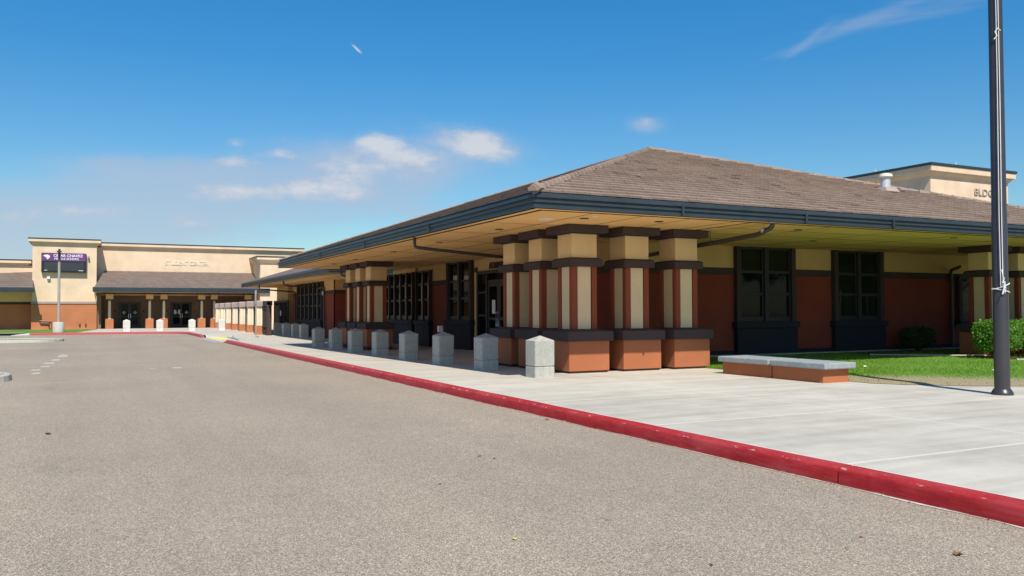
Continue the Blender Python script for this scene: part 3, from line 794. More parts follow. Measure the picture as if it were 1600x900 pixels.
g = MB((12.2, 0, 0), (0, 1), (-1, 0)); g.box(48.95, 49.15, 0, .12, 2.5, 2.75, M['galv']); g.build('wall_lamp', wing, .01)

# security gate between the wing and its porch
gate = thing('security_gate', (12.0, 59.2, 0), 'dark metal mesh gate with a white oval notice under the porch beam', 'gate')
g = MB((12.0, 0, 0), (0, 1), (-1, 0))
g.box(57.9, 62.7, .02, .12, 2.2, 2.33, M['frame'])
for y in (57.9, 59.0, 60.6, 62.55): g.box(y, y+.12, .02, .12, 0, 2.2, M['frame'])
g.build('gate_frame', gate)
g = MB((12.0, 0, 0), (0, 1), (-1, 0))
for i in range(34): g.box(58.05+i*.135, 58.07+i*.135, .05, .08, .1, 2.2, M['frame'])
g.box(60.75, 62.5, .045, .085, .05, 2.0, M['black']); g.build('mesh_panel', gate)
g = MB((12.0, 0, 0), (0, 1), (-1, 0)); g.tube([(60.2, .10, 1.45), (60.2, .13, 1.45)], .2, M['paper'], 16); g.build('notice', gate)

# ------------------------------------------------------------------ enclosure with cream pilasters
fence = thing('pilaster_fence', (10.0, 56, 0), 'sunlit mesh fence between cream pilasters with mauve caps and terracotta bases', 'fence')
FX = 10.0; fy = [77.0, 74.0, 70.7, 67.2, 63.7, 60.3, 56.9]
g = MB((FX, 0, 0), (0, 1), (-1, 0))
for y in np.arange(55.3, 77, .14): g.box(y, y+.025, -.02, .005, .35, 1.95, M['frame'])
for z in (.3, .55, 1.72, 1.9): g.box(55.1, 77, -.035, .02, z, z+.05, M['frame'])
g.build('mesh_panel', fence)
for y in fy:
    g = MB(); g.box(FX-.42, FX+.12, y-.3, y+.3, 0, .64, M['orange_far']); p = g.build('pilaster', fence, .01)
    g = MB(); g.box(FX-.36, FX-.17, y-.25, y+.25, .64, 1.9, M['white_cream']); g.box(FX-.11, FX+.08, y-.25, y+.25, .64, 1.9, M['white_cream']); g.box(FX-.17, FX-.11, y-.22, y+.22, .64, 1.9, M['tan_panel']); g.build('shaft', p)
    g = MB(); g.box(FX-.46, FX+.16, y-.36, y+.36, 1.9, 2.2, M['brown_mauve']); g.frustum((FX-.46, FX+.16, y-.36, y+.36), (FX-.34, FX+.05, y-.25, y+.25), 2.2, 2.27, M['brown_mauve']); g.build('cap', p)
g = MB((FX, 0, 0), (0, 1), (-1, 0)); g.box(55.0, 77.9, -.2, .0, 1.92, 2.17, M['brown_mauve']); g.build('cap_beam', fence)
g = MB((FX, 0, 0), (0, 1), (-1, 0)); g.box(55.0, 56.4, -.34, .02, 1.95, 2.24, M['brown']); g.box(55.0, 55.25, -.3, 0, 0, 1.95, M['brown']); g.build('end_post', fence, .01)

# ------------------------------------------------------------------ far building (hall)
hall = thing('school_hall', (0, 78, .15), 'long tan and terracotta school hall across the far kerb, flat parapets and tiled porch', 'building')
def fbox(name, boxes, bev=0, o=(0, 0, 0), parent=hall):
    g = MB(o, (1, 0), (0, 1))
    for b_ in boxes: g.box(*b_[:6], b_[6])
    return g.build(name, parent, bev)
CF, OF = M['cream_far'], M['orange_far']
# sign tower
fbox('sign_tower', [(-4.32, .33, 78, 82, 2.42, 7.2, CF), (-4.36, .37, 77.97, 82, 0, 2.24, OF)])
fbox('tower_band', [(-4.4, .41, 77.93, 82, 2.24, 2.42, M['brown_mauve']), (-4.4, .41, 77.94, 82, 2.2, 2.24, M['brown'])])
def cornice(x0, x1, y0, y1, z, name='cornice', parent=hall, s=1):
    g = MB(); 
    for a, b_, za, zb in ((.10, .10, 0, .18), (.30, .30, .18, .42)): pass
    g.frustum((x0-.02, x1+.02, y0-.02, y1), (x0-.22*s, x1+.22*s, y0-.22*s, y1), z, z+.2*s, CF)
    g.box(x0-.3*s, x1+.3*s, y0-.3*s, y1, z+.2*s, z+.42*s, CF)
    g.box(x0-.33*s, x1+.33*s, y0-.33*s, y1, z+.42*s, z+.50*s, M['gutter'])
    return g.build(name, parent)
cornice(-4.32, .33, 78, 82, 7.08)
fbox('wall', [(.33, 17.6, 80, 86, 3.0, 7.1, CF), (-26, -4.33, 80, 86, 2.4, 5.4, CF)])
cornice(.8, 17.6, 80, 86, 7.02); cornice(-26, -4.8, 80, 86, 5.4)
fbox('wall', [(-26, -4.34, 79.3, 80, 0, 2.2, OF), (-26, -4.34, 79.3, 79.98, 2.4, 3.6, CF)]); fbox('trim_band', [(-26, -4.41, 79.26, 79.9, 2.2, 2.4, M['brown'])])
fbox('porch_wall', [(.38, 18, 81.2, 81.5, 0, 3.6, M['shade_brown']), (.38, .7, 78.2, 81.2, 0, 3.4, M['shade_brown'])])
# porch roofs
g = MB(); RF = M['tile_far']
g.add([(.15, 76.3, 3.56), (14.0, 76.3, 3.56), (13.2, 79.99, 5.1), (.95, 79.99, 5.1), (.15, 79.99, 3.56), (14.0, 79.99, 3.56)], [(0, 1, 2, 3), (0, 3, 4), (1, 5, 2)], RF)
g.build('porch_roof', hall)
g = MB(); g.add([(-26, 76.3, 3.5), (-4.15, 76.3, 3.5), (-4.36, 79.98, 4.9), (-13, 79.98, 3.6), (-4.15, 79.29, 3.5)], [(0, 1, 2, 3), (1, 4, 2)], RF); g.build('porch_roof', hall)
fbox('porch_gutter', [(.05, 14.1, 76.15, 76.35, 3.2, 3.6, M['gutter']), (-26, -4.05, 76.15, 76.35, 3.14, 3.54, M['gutter'])], .02)
fbox('porch_soffit', [(.15, 14.0, 76.36, 81.2, 3.2, 3.28, M['soffit']), (-26, -4.15, 76.36, 79.29, 3.16, 3.24, M['soffit'])])
# porch columns
def pcol(x, y=77.7, w=.62):
    g = MB(); g.box(x, x+w, y, y+w, .1, .98, OF); r = g.build('porch_column', hall, .01)
    i = .08
    g = MB()
    for a in (x+i, x+w-i-.13):
        for b_ in (y+i, y+w-i-.13): g.box(a, a+.13, b_, b_+.13, .98, 2.5, M['brown'])
    g.box(x+i+.03, x+w-i-.03, y+i+.02, y+w-i-.02, .98, 2.5, M['tan_panel']); g.build('shaft', r)
    g = MB(); g.box(x-.02, x+w+.02, y-.02, y+w+.02, 2.5, 2.62, M['brown']); g.box(x-.12, x+w+.12, y-.12, y+w+.12, 3.05, 3.19, M['brown']); g.build('capital', r)
    g = MB(); g.box(x+.03, x+w-.03, y+.03, y+w-.03, 2.62, 3.05, M['cream']); g.build('block', r)
for x in (1.02, 4.1, 5.22, 8.28, 9.32, 12.2): pcol(x)
fbox('porch_fascia', [(.7, 13.9, 77.9, 78.1, 3.06, 3.19, M['brown'])])
# doors
for xd in (2.1, 6.33):
    g = MB((0, 81.2, 0), (1, 0), (0, -1)); w_ = 1.75
    g.box(xd, xd+.12, 0, .1, .15, 2.4, M['black']); g.box(xd+w_-.12, xd+w_, 0, .1, .15, 2.4, M['black']); g.box(xd+.12, xd+w_-.12, 0, .1, 2.25, 2.4, M['black'])
    for k in (0, 1):
        a = xd+.12+k*(w_-.24)/2; b_ = a+(w_-.24)/2-.01
        g.box(a, a+.09, 0, .07, .15, 2.25, M['black']); g.box(b_-.09, b_, 0, .07, .15, 2.25, M['black']); g.box(a+.09, b_-.09, 0, .07, .15, .4, M['black']); g.box(a+.09, b_-.09, 0, .07, 1.1, 1.18, M['black'])
    d = g.build('double_door', hall)
    g = MB((0, 81.2, 0), (1, 0), (0, -1)); g.box(xd+.12, xd+w_-.12, 0, .03, .16, 2.25, M['glass']); g.build('pane', d)
    g = MB((0, 81.2, 0), (1, 0), (0, -1))
    for s_ in (-.09, .07): g.box(xd+w_/2+s_, xd+w_/2+s_+.03, .1, .14, 1.0, 1.4, M['steel'])
    g.build('handle', d)
    g = MB((0, 81.2, 0), (1, 0), (0, -1))
    for s_ in (-.45, .45):
        c = xd+w_/2+s_; g.quad([(c-.16, .075, 1.5), (c, .075, 1.33), (c+.16, .075, 1.5), (c, .075, 1.67)], M['letter_grey'])
    if xd > 5:
        for s_ in (-.5, -.15): g.box(xd+w_/2+s_-.1, xd+w_/2+s_+.06, .072, .08, 1.35, 1.75, M['paper'])
    g.build('notice', d)
    g = MB((0, 81.2, 0), (1, 0), (0, -1))
    for s_ in (-.35, w_+.2): g.box(xd+s_, xd+s_+.13, 0, .1, 1.55, 1.7, M['lamp_dark'])
    g.build('wall_switch', hall)
# stepped block on the right
fbox('side_tower', [(13.3, 22, 76.4, 82, 0, 6.0, CF)])
g = MB(); g.frustum((13.28, 22, 76.38, 82), (13.02, 22, 76.12, 82), 5.85, 6.15, CF); g.box(12.95, 22, 76.05, 82, 6.15, 6.38, CF); g.box(12.9, 22, 76.0, 82, 6.38, 6.46, M['gutter']); g.build('cornice', hall)
text_mesh('lettering', 'STUDENT CENTER', .52, .03, M['letter_pale'], (5.75, 79.96, 5.72), hall, 'south', .83, .012)
# pipes on the terracotta wall
g = MB(); yy = 77.85
g.tube([(-3.75, yy+.1, .85), (-3.75, yy, .85), (-2.95, yy, .85), (-2.95, yy, .25)], .05, M['orange_pipe'], 8); g.tube([(-3.75, yy, .85), (-3.7, yy, .68), (-3.1, yy, .66), (-3.1, yy-.05, .35)], .06, M['pipe'], 8)
g.build('water_pipe', hall)
fbox('wall_vent', [(-.92, -.82, 77.9, 77.97, .35, .6, M['letter']), (-.48, -.38, 77.9, 77.97, .35, .6, M['letter'])])
# floodlight below the sign
fbox('flood_light', [(-3.28, -3.05, 77.75, 78, 4.25, 4.45, M['white'])], .03)
fbox('camera_bracket', [(-.34, -.22, 77.7, 78, 6.0, 6.2, M['lamp_grey'])], .02)

# electronic sign hung on the tower
sign = thing('electronic_sign', (-2.05, 77.8, 4.8), 'purple and black electronic school sign hung high on the tan tower', 'sign')
def sbox(name, bs, bev=0):
    g = MB()
    for b_ in bs: g.box(*b_)
    return g.build(name, sign, bev)
sbox('case', [(-3.68, -.44, 77.62, 77.995, 4.80, 6.38, M['black'])], .02)
sbox('name_panel', [(-3.64, -.48, 77.60, 77.62, 5.72, 6.34, M['purple'])])
sbox('screen', [(-3.50, -.62, 77.60, 77.62, 4.92, 5.62, M['led'])])
sbox('maker_plate', [(-3.46, -3.26, 77.59, 77.60, 4.93, 4.97, M['white']), (-1.0, -.66, 77.59, 77.60, 4.93, 4.97, M['white'])])
text_mesh('lettering', 'CESAR CHAVEZ', .295, .02, M['lilac'], (-1.76, 77.59, 6.06), sign, 'south', 1.02, .006, 'CENTER')
text_mesh('lettering', 'MIDDLE SCHOOL', .235, .02, M['lilac'], (-1.86, 77.59, 5.82), sign, 'south', .98, .004, 'CENTER')
g = MB((0, 77.6, 0), (1, 0), (0, -1))
def shp(pts, d, mat): g.quad([(a, d, z) for a, z in pts], mat)
shp([(-3.55, 6.14), (-3.42, 6.20), (-3.25, 6.22), (-3.10, 6.17), (-3.06, 6.05), (-3.14, 5.93), (-3.24, 5.84), (-3.33, 5.92), (-3.47, 6.0)], .008, M['white'])
shp([(-3.52, 6.10), (-3.42, 6.08), (-3.33, 5.98), (-3.2, 5.97), (-3.27, 5.93), (-3.38, 5.96), (-3.47, 6.03)], .014, M['black'])
g.build('emblem', sign)

# ------------------------------------------------------------------ block beyond the roof
gym = thing('gymnasium_block', (40, 30, 0), 'tall cream flat-roofed block rising behind the tiled roof, metal letters on it', 'building')
g = MB(); g.box(40.3, 46.9, 30.25, 40.6, 0, 8.75, CF); g.build('wall', gym)
g = MB(); g.frustum((40.28, 46.92, 30.23, 40.62), (40.1, 47.1, 30.05, 40.8), 8.75, 8.98, CF); g.box(40.0, 47.2, 29.95, 40.9, 8.98, 9.3, CF); g.build('cornice', gym, .02)
g = MB(); g.box(39.94, 47.26, 29.89, 40.96, 9.3, 9.43, M['gutter']); g.build('parapet_cap', gym, .02)
text_mesh('lettering', 'BLDG', .54, .05, M['letter_grey'], (43.86, 30.21, 7.93), gym, 'south', 1.22, .0)
for (x, y) in ((40.1, 33.6), (42.2, 30.1)):
    g = MB(); g.tube([(x, y, 9.43), (x, y, 9.62)], .02, M['white'], 6); g.build('lightning_rod', gym)

# ------------------------------------------------------------------ bollards
GB = 'concrete bollards in the row along the office walkway'
def bollard(loc, label, group, mat='concrete'):
    t = thing('bollard', loc, label, 'bollard', group)
    bm = bmesh.new(); h = .235; c = .028
    def prism(z0, z1, h, mat_i, top=None):
        pts = [(-h+c, -h), (h-c, -h), (h, -h+c), (h, h-c), (h-c, h), (-h+c, h), (-h, h-c), (-h, -h+c)]
        lo = [bm.verts.new((x, y, z0)) for x, y in pts]; hi = [bm.verts.new((x, y, z1)) for x, y in pts]
        for i in range(8): bm.faces.new((lo[i], lo[(i+1) % 8], hi[(i+1) % 8], hi[i]))
        bm.faces.new(lo[::-1])
        if top is None: bm.faces.new(hi)
        else:
            a = bm.verts.new((0, 0, top))
            for i in range(8): bm.faces.new((hi[i], hi[(i+1) % 8], a))
    prism(-.1, .225, h, 0)
    me = bpy.data.meshes.new('base_block'); bmesh.ops.recalc_face_normals(bm, faces=bm.faces); bm.to_mesh(me); bm.free(); me.materials.append(M[mat])
    o = bpy.data.objects.new('base_block', me); COL.objects.link(o); o.parent = t
    bm = bmesh.new(); prism(.20, .245, h-.014, 0); prism(.245, .775, h, 0, .878)
    me = bpy.data.meshes.new('shaft'); bmesh.ops.recalc_face_normals(bm, faces=bm.faces); bm.to_mesh(me); bm.free(); me.materials.append(M[mat])
    o2 = bpy.data.objects.new('shaft', me); COL.objects.link(o2); o2.parent = t
    for o_ in (o, o2):
        b = o_.modifiers.new('bevel', 'BEVEL'); b.width = .008; b.segments = 2; b.limit_method = 'ANGLE'; b.angle_limit = rad(20)
    return t
hb = .235
bl = ['sunlit pale concrete bollard in front of the terracotta base of the corner column',
      'shaded concrete bollard second from the corner column, in front of the office doors',
      'shaded concrete bollard third from the corner column, in front of the two-light window',
      'shaded concrete bollard fourth from the corner column, in front of the red wall strip',
      'shaded concrete bollard fifth from the corner column, in front of the wide dark window band',
      'shaded concrete bollard sixth from the corner column, below the nearest of the second column group',
      'shaded concrete bollard seventh from the corner column, below the farther of the second column group',
      'shaded concrete bollard eighth from the corner column, last of the front walkway row']
bp = [(8.26, 15.45), (8.33, 18.32), (8.30, 21.03), (8.28, 23.75), (8.40, 26.9), (8.41, 29.9), (8.55, 33.2), (8.5, 35.9)]
b0 = None
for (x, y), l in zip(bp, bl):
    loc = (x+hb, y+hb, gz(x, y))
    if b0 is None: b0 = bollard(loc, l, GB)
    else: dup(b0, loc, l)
for (x, y), l in zip([(10.75, 48.7), (10.85, 51.4), (10.8, 53.9), (10.6, 55.6)],
                     ['shaded concrete bollard of the rear row, nearest to the wing window band', 'second concrete bollard of the rear row before the wing windows',
                      'third concrete bollard of the rear row before the wing windows', 'shaded concrete bollard at the far end of the rear row beside the fence']):
    o = dup(b0, (x+hb, y+hb, 0), l); o['group'] = 'concrete bollards in the rear row before the wing'
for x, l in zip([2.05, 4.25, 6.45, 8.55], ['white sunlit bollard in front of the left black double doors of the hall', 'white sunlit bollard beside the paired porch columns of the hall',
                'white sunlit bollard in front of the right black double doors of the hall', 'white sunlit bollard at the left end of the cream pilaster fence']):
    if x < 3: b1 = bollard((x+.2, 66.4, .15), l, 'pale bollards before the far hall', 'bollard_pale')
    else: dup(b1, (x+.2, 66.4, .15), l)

pb = thing('push_button_post', (11.2, 28.2, .05), 'slim dark post with a white button box behind the bollards by the doors', 'post')
g = MB(); g.tube([(11.2, 28.2, .05), (11.2, 28.2, .80)], .04, M['pipe'], 10); g.build('post', pb)
g = MB(); g.box(11.12, 11.28, 28.12, 28.28, .80, 1.02, M['white']); g.build('button_box', pb, .01)
# ------------------------------------------------------------------ bench (seat wall)
bench = thing('bench', (12.85, 13.2, .15), 'low terracotta seat wall with two grey concrete slabs at the lawn edge', 'bench')
for (y0, y1) in ((11.72, 13.10), (13.13, 14.62)):
    g = MB(); g.box(12.52, 13.20, y0+.04*(y0 < 12), y1, .10, .415, M['orange']); g.build('plinth', bench, .01)
    g = MB(); a, b_ = y0-.08*(y0 < 12)+.0, y1+.08*(y1 > 14)-(.012 if y1 < 14 else 0)+0
    a += (.012 if y0 > 12 else 0)
    g.box(12.44, 13.28, a, b_, .415, .535, M['bench_top']); g.build('seat_slab', bench, .022)

# ------------------------------------------------------------------ flagpole
fp = thing('flagpole', (13.38, 8.77, .15), 'tall dark bronze flagpole with white halyard at the lawn edge', 'flagpole')
g = MB(); PX, PY = 13.40, 8.80
g.tube([(PX, PY, .2), (PX, PY, 3.1), (PX, PY, 3.11), (PX, PY, 9.5)], [.118, .116, .112, .098], M['pole'], 32); g.build('pole', fp, smooth=True)
g = MB(); g.tube([(PX, PY, .145), (PX, PY, .165), (PX, PY, .19), (PX, PY, .235), (PX, PY, .25)], [.165, .168, .160, .135, .122], M['pole'], 32); g.build('base_flange', fp, smooth=True)
g = MB(); ox, oy = PX-.085, PY-.10
g.tube([(ox, oy, 1.98), (ox-.004, oy, 3), (ox+.01, oy, 5), (ox+.01, oy+.005, 7), (ox+.015, oy+.01, 9.4)], .007, M['rope'], 8)
g.tube([(ox-.035, oy+.015, 1.9), (ox-.038, oy+.02, 3), (ox-.02, oy+.02, 5.5), (ox-.025, oy+.02, 9.4)], .006, M['rope'], 8)
for zc, tilt, r in ((1.93, .05, .128), (1.86, -.035, .13)):
    g.tube([(PX+r*math.cos(t), PY+r*math.sin(t), zc+tilt*math.cos(t+.6)) for t in np.linspace(2.5, 2.5+5.2, 26)], .009, M['rope'], 6)
g.tube([(ox, oy-.01, 2.02), (ox-.02, oy-.03, 2.07), (ox-.035, oy-.02, 1.98), (ox-.03, oy-.025, 1.86), (ox, oy-.03, 1.82), (ox+.02, oy-.03, 1.9), (ox, oy-.03, 2.0), (ox-.03, oy-.04, 1.9), (ox-.06, oy-.03, 1.80)], .011, M['rope'], 6)
g.tube([(ox-.02, oy, 2.2), (ox-.03, oy-.02, 2.1), (ox-.01, oy-.02, 2.0)], .009, M['rope'], 6)
g.tube([(PX-.06, PY-.12, 6.14), (PX-.1, PY-.10, 6.18), (PX-.14, PY-.08, 6.12), (PX-.12, PY-.1, 6.05), (PX-.15, PY-.07, 6.0)], .01, M['rope'], 6)
g.build('halyard', fp, smooth=True)

# ------------------------------------------------------------------ lamp post + sign post
lp = thing('lamp_post', (-2.05, 66.3, .15), 'plain grey lamp post on a round concrete base before the hall tower', 'lamp post')
g = MB(); g.tube([(-2.05, 66.3, .1), (-2.05, 66.3, .80), (-2.05, 66.3, .86), (-2.05, 66.3, .87)], [.36, .36, .33, .2], M['concrete_far'], 24); g.build('base', lp, smooth=True)
g = MB(); g.tube([(-2.05, 66.3, .86), (-2.05, 66.3, 5.05)], [.095, .08], M['lamp_grey'], 16); g.build('pole', lp, smooth=True)
g = MB(); g.tube([(-2.05, 66.3, 5.05), (-2.05, 66.3, 5.95)], [.085, .075], M['lamp_dark'], 16); g.box(-2.2, -1.9, 65.9, 66.3, 5.72, 5.80, M['lamp_dark']); g.build('lamp_head', lp)
sp = thing('sign_post', (8.8, 51.9, 0), 'thin grey steel post with its sign plate seen edge-on, beside the kerb ramp', 'sign post')
g = MB(); g.tube([(8.8, 51.9, 0), (8.8, 51.9, 2.85)], .032, M['lamp_grey'], 8); g.build('post', sp)
g = MB(); g.box(8.745, 8.765, 51.72, 52.05, 2.05, 2.82, M['galv']); g.build('sign_plate', sp, .004)
g = MB(); g.tube([(7.3, 50.6, 0), (7.3, 50.6, .18)], .035, M['lamp_grey'], 8); tag(g.build('ground_stub', bevel=0), 'short grey pipe stub standing beside the blue painted flare', 'pipe')

# ------------------------------------------------------------------ vegetation
def leaf_cloud(name, pts, size, mat, parent, upbias=.4, sv=.35):
    n = len(pts); nr = rng.normal(size=(n, 3)); nr[:, 2] += upbias; nr /= np.linalg.norm(nr, axis=1)[:, None]
    a = np.cross(nr, rng.normal(size=(n, 3))); a /= np.linalg.norm(a, axis=1)[:, None]; b = np.cross(nr, a)
    s = (size*rng.uniform(1-sv, 1+sv, n))[:, None]
    co = np.stack([pts-a*s, pts-b*s*.5+nr*s*.12, pts+a*s, pts+b*s*.5+nr*s*.12], 1).reshape(-1, 3)
    me = tri_mesh(name, co, mat, 4); o = bpy.data.objects.new(name, me); COL.objects.link(o); o.parent = parent
    return o
def lump_box(n, hx, hy, h, jitter=.07, shell=.72):
    """points near the surface of a clipped, slightly lumpy rounded box with base at 0"""
    out = []
    lumps = rng.normal(size=(26, 3)); lumps /= np.linalg.norm(lumps, axis=1)[:, None]; amp = rng.uniform(-.09, .08, 26)
    d = rng.normal(size=(n, 3)); d /= np.linalg.norm(d, axis=1)[:, None]
    k = 1/np.maximum.reduce([np.abs(d[:, 0]), np.abs(d[:, 1]), np.abs(d[:, 2])]); k = .55*k+.45*1.25
    r = k*(shell+(1-shell)*rng.random(n)**.5)
    bump_ = (np.exp(-((1-d@lumps.T)*14))*amp).sum(1)
    r = r*(1+bump_)
    p = d*r[:, None]*np.array([hx, hy, h/2])*.86; p[:, 2] += h/2
    return p+rng.normal(0, jitter*.3, (n, 3))
def hedge(loc, hx, hy, h, n, label, name='hedge', mat='hedge', size=.035, cat='hedge', group=None, rot=0, stems=9):
    t = thing(name, loc, label, cat, group); t.rotation_euler = (0, 0, rot)
    p = lump_box(n, hx, hy, h*.86); p[:, 2] += h*.14
    leaf_cloud('foliage', p, size, M[mat], t)
    g = MB()
    for i in range(stems):
        a = random.uniform(0, 6.28); r = random.uniform(.3, .8); bx, by = random.uniform(-.2, .2)*hx, random.uniform(-.2, .2)*hy
        g.tube([(bx, by, -.05), (bx+math.cos(a)*hx*r*.4, by+math.sin(a)*hy*r*.4, h*.4), (bx+math.cos(a)*hx*r, by+math.sin(a)*hy*r, h*.85)], [.022, .016, .008], M['bark'], 6)
    o = g.build('stem', t); o.location = (0, 0, 0)
    return t
hedge((22.75, 15.05, .17), .62, .55, 1.12, 8000, 'rounded clipped green bush left of and behind the flagpole', cat='bush', name='bush')
hedge((25.4, 15.1, .17), 1.7, .75, 1.14, 22000, 'long clipped bright green hedge at the right edge beside the flagpole', cat='hedge')
hedge((24.4, 18.9, .17), .55, .5, .85, 4200, 'small dark shrub in shade against the red wall', mat='dark_shrub', size=.03, cat='shrub', name='shrub')
def tree(loc, H, R, n, label, size=.12, mat='tree', group=None):
    t = thing('tree', loc, label, 'tree', group)
    g = MB(); g.tube([(0, 0, 0), (.05, 0, H*.3), (-.05, .05, H*.6), (0, 0, H*.92)], [H*.022, H*.018, H*.012, .01], M['bark'], 8)
    cs = []
    for i in range(9):
        a = random.uniform(0, 6.28); zz = random.uniform(.4, .8)*H; e = (math.cos(a)*R*.75, math.sin(a)*R*.75, zz+R*.3)
        g.tube([(0, 0, zz-R*.3), (e[0]*.5, e[1]*.5, zz), e], [H*.008, H*.006, .008], M['bark'], 6); cs.append((e, R*random.uniform(.35, .55)))
    cs.append(((0, 0, H*.92), R*.5)); o = g.build('trunk', t); o.location = (0, 0, 0)
    pts = []
    for c, r in cs:
        m = n//len(cs); d = rng.normal(size=(m, 3)); d /= np.linalg.norm(d, axis=1)[:, None]
        pts.append(np.array(c)+d*(r*rng.uniform(.5, 1.05, m)**.6)[:, None]*np.array([1, 1, .75]))
    leaf_cloud('crown', np.concatenate(pts), size, M[mat], t)
    return t
tree((15.9, 74.0, .1), 3.2, .75, 1800, 'small bright green tree glimpsed through the gap beside the security gate', .11)
tree((83.2, 50, 0), 12.6, 2.2, 2200, 'distant thin treetop just above the roof at the right edge', .16)

for i, x in enumerate((44, 51, 58, 65, 73, 82, 92, 103)):  # out-of-view trees added to darken the office window reflections
    t_ = tree((x+random.uniform(-1, 1), -20+random.uniform(-2, 2), 0), random.uniform(8, 11), random.uniform(4.2, 5.2), 3000, 'broad dark unseen tree added for reflections in the office window glass', .35, 'dark_shrub', 'unseen trees added for the window reflections')
# ------------------------------------------------------------------ fallen leaves
def leaf(loc, s, mat, label):
    g = MB(); pts = []
    for k in range(10):
        a = k*math.pi/5+random.uniform(-.15, .15); r = s*(1 if k % 2 == 0 else .55)*random.uniform(.75, 1.1)
        pts.append((math.cos(a)*r, math.sin(a)*r*.7, random.uniform(.002, s*.45)))
    vs = [(0, 0, .006)]+pts
    g.add(vs, [(0, 1+i, 1+(i+1) % 10) for i in range(10)], M[mat]); o = g.build('leaf'); o.location = loc; o.rotation_euler = (0, 0, random.uniform(0, 6))
    return tag(o, label, 'leaf', 'fallen leaves on the asphalt')
for (x, y, s, m, l) in [(4.9, 3.53, .05, 'dry_leaf', 'curled dry brown leaf lying alone near the bottom right of the asphalt'),
    (4.7, 4.1, .022, 'red_leaf', 'small red leaf on the asphalt above the curled brown one'), (3.38, 4.07, .022, 'dark_leaf', 'tiny dark leaf scrap near the bottom middle of the asphalt'),
    (4.4, 3.96, .012, 'dark_leaf', 'dark speck of leaf just below the small red leaf'), (5.80, 10.5, .06, 'dry_leaf', 'brown leaf resting against the foot of the red kerb near its joint'),
    (3.7, 8.19, .035, 'dark_leaf', 'dark leaf pair, left one, in the middle of the asphalt'), (3.79, 8.01, .025, 'dark_leaf', 'dark leaf pair, right one, in the middle of the asphalt'),
    (2.8, 7.06, .02, 'dark_leaf', 'tiny dark leaf scrap left of the dark leaf pair'), (2.58, 5.13, .03, 'yellow_leaf', 'pale yellow leaf scrap on the asphalt at the lower middle'),
    (-.48, 12.21, .06, 'dry_leaf', 'brown leaf alone on the left side of the asphalt'), (5.74, 5.7, .02, 'yellow_leaf', 'yellow leaf flake near the kerb joint at the right'),
    (5.70, 5.6, .016, 'yellow_leaf', 'smaller yellow leaf flake beside the one at the kerb joint'), (5.72, 7.9, .03, 'yellow_leaf', 'yellowish leaf at the kerb foot between the two kerb joints')]:
    leaf((x, y, .003), s, m, l)
g = MB()
for i in range(230):
    y = random.uniform(3, 20) if random.random() < .75 else random.uniform(20, 40); x = wob(y)-.01-abs(random.gauss(0, .05)); a = random.uniform(0, 6.28); q = random.uniform(.004, .013)
    g.add([(x+q*math.cos(a), y+q*math.sin(a), .006), (x+q*.5*math.cos(a+2), y+q*.5*math.sin(a+2), .011), (x-q*math.cos(a), y-q*math.sin(a), .007), (x+q*.5*math.cos(a-2), y+q*.5*math.sin(a-2), .010)], [(0, 1, 2, 3)], random.choice([M['dark_leaf'], M['dry_leaf'], M['dark_leaf'], M['yellow_leaf']]))
tag(g.build('leaf_litter'), 'scattered bits of leaf litter along the foot of the red kerb', 'leaf litter', kind='stuff')
for (x, y, l) in [(16.6, 14.3, 'white paper scrap lying on the lawn behind the bench'), (18.0, 12.0, 'pale pinkish paper scrap in the middle of the lawn')]:
    g = MB(); g.add([(-.04, -.03, .0), (.035, -.035, .01), (.04, .03, .02), (0, .04, .01), (-.04, .02, .02), (0, 0, .03)], [(0, 1, 5), (1, 2, 5), (2, 3, 5), (3, 4, 5), (4, 0, 5)], M['paper'])
    o = g.build('paper_scrap'); o.location = (x, y, .19); tag(o, l, 'litter')

# ------------------------------------------------------------------ world: sky with clouds
world = bpy.data.worlds.new('World'); scene.world = world; world.use_nodes = True
nt = world.node_tree; bg = nt.nodes['Background']
SUN_AZ, SUN_EL = rad(194.5), rad(52)
sky = nt.nodes.new('ShaderNodeTexSky'); sky.sky_type = 'NISHITA'; sky.sun_disc = False
sky.sun_elevation = SUN_EL; sky.sun_rotation = SUN_AZ; sky.altitude = 100; sky.air_density = 1.0; sky.dust_density = .4; sky.ozone_density = 3.0
tc = nt.nodes.new('ShaderNodeTexCoord'); sp_ = nt.nodes.new('ShaderNodeSeparateXYZ'); nt.links.new(tc.outputs['Generated'], sp_.inputs[0])
az = math_n(nt, 'ARCTAN2', sp_.outputs['X'], sp_.outputs['Y']); el = math_n(nt, 'ARCSINE', sp_.outputs['Z'])
cv = nt.nodes.new('ShaderNodeCombineXYZ'); nt.links.new(az, cv.inputs[0]); nt.links.new(math_n(nt, 'MULTIPLY', el, 1.9), cv.inputs[1])
nz = noise(nt, cv.outputs[0], 13, 10, .64)
wz = noise(nt, cv.outputs[0], 5, 5, .6)
def blob(a, e, wa, we, tilt=0.):
    da = math_n(nt, 'SUBTRACT', az, a); de = math_n(nt, 'SUBTRACT', el, e)
    if tilt: de = math_n(nt, 'SUBTRACT', de, math_n(nt, 'MULTIPLY', da, tilt))
    q = math_n(nt, 'ADD', math_n(nt, 'POWER', math_n(nt, 'ABSOLUTE', math_n(nt, 'DIVIDE', da, wa)), 2), math_n(nt, 'POWER', math_n(nt, 'ABSOLUTE', math_n(nt, 'DIVIDE', de, we)), 2))
    return math_n(nt, 'POWER', 2.718, math_n(nt, 'MULTIPLY', q, -1))
D = math.pi/180
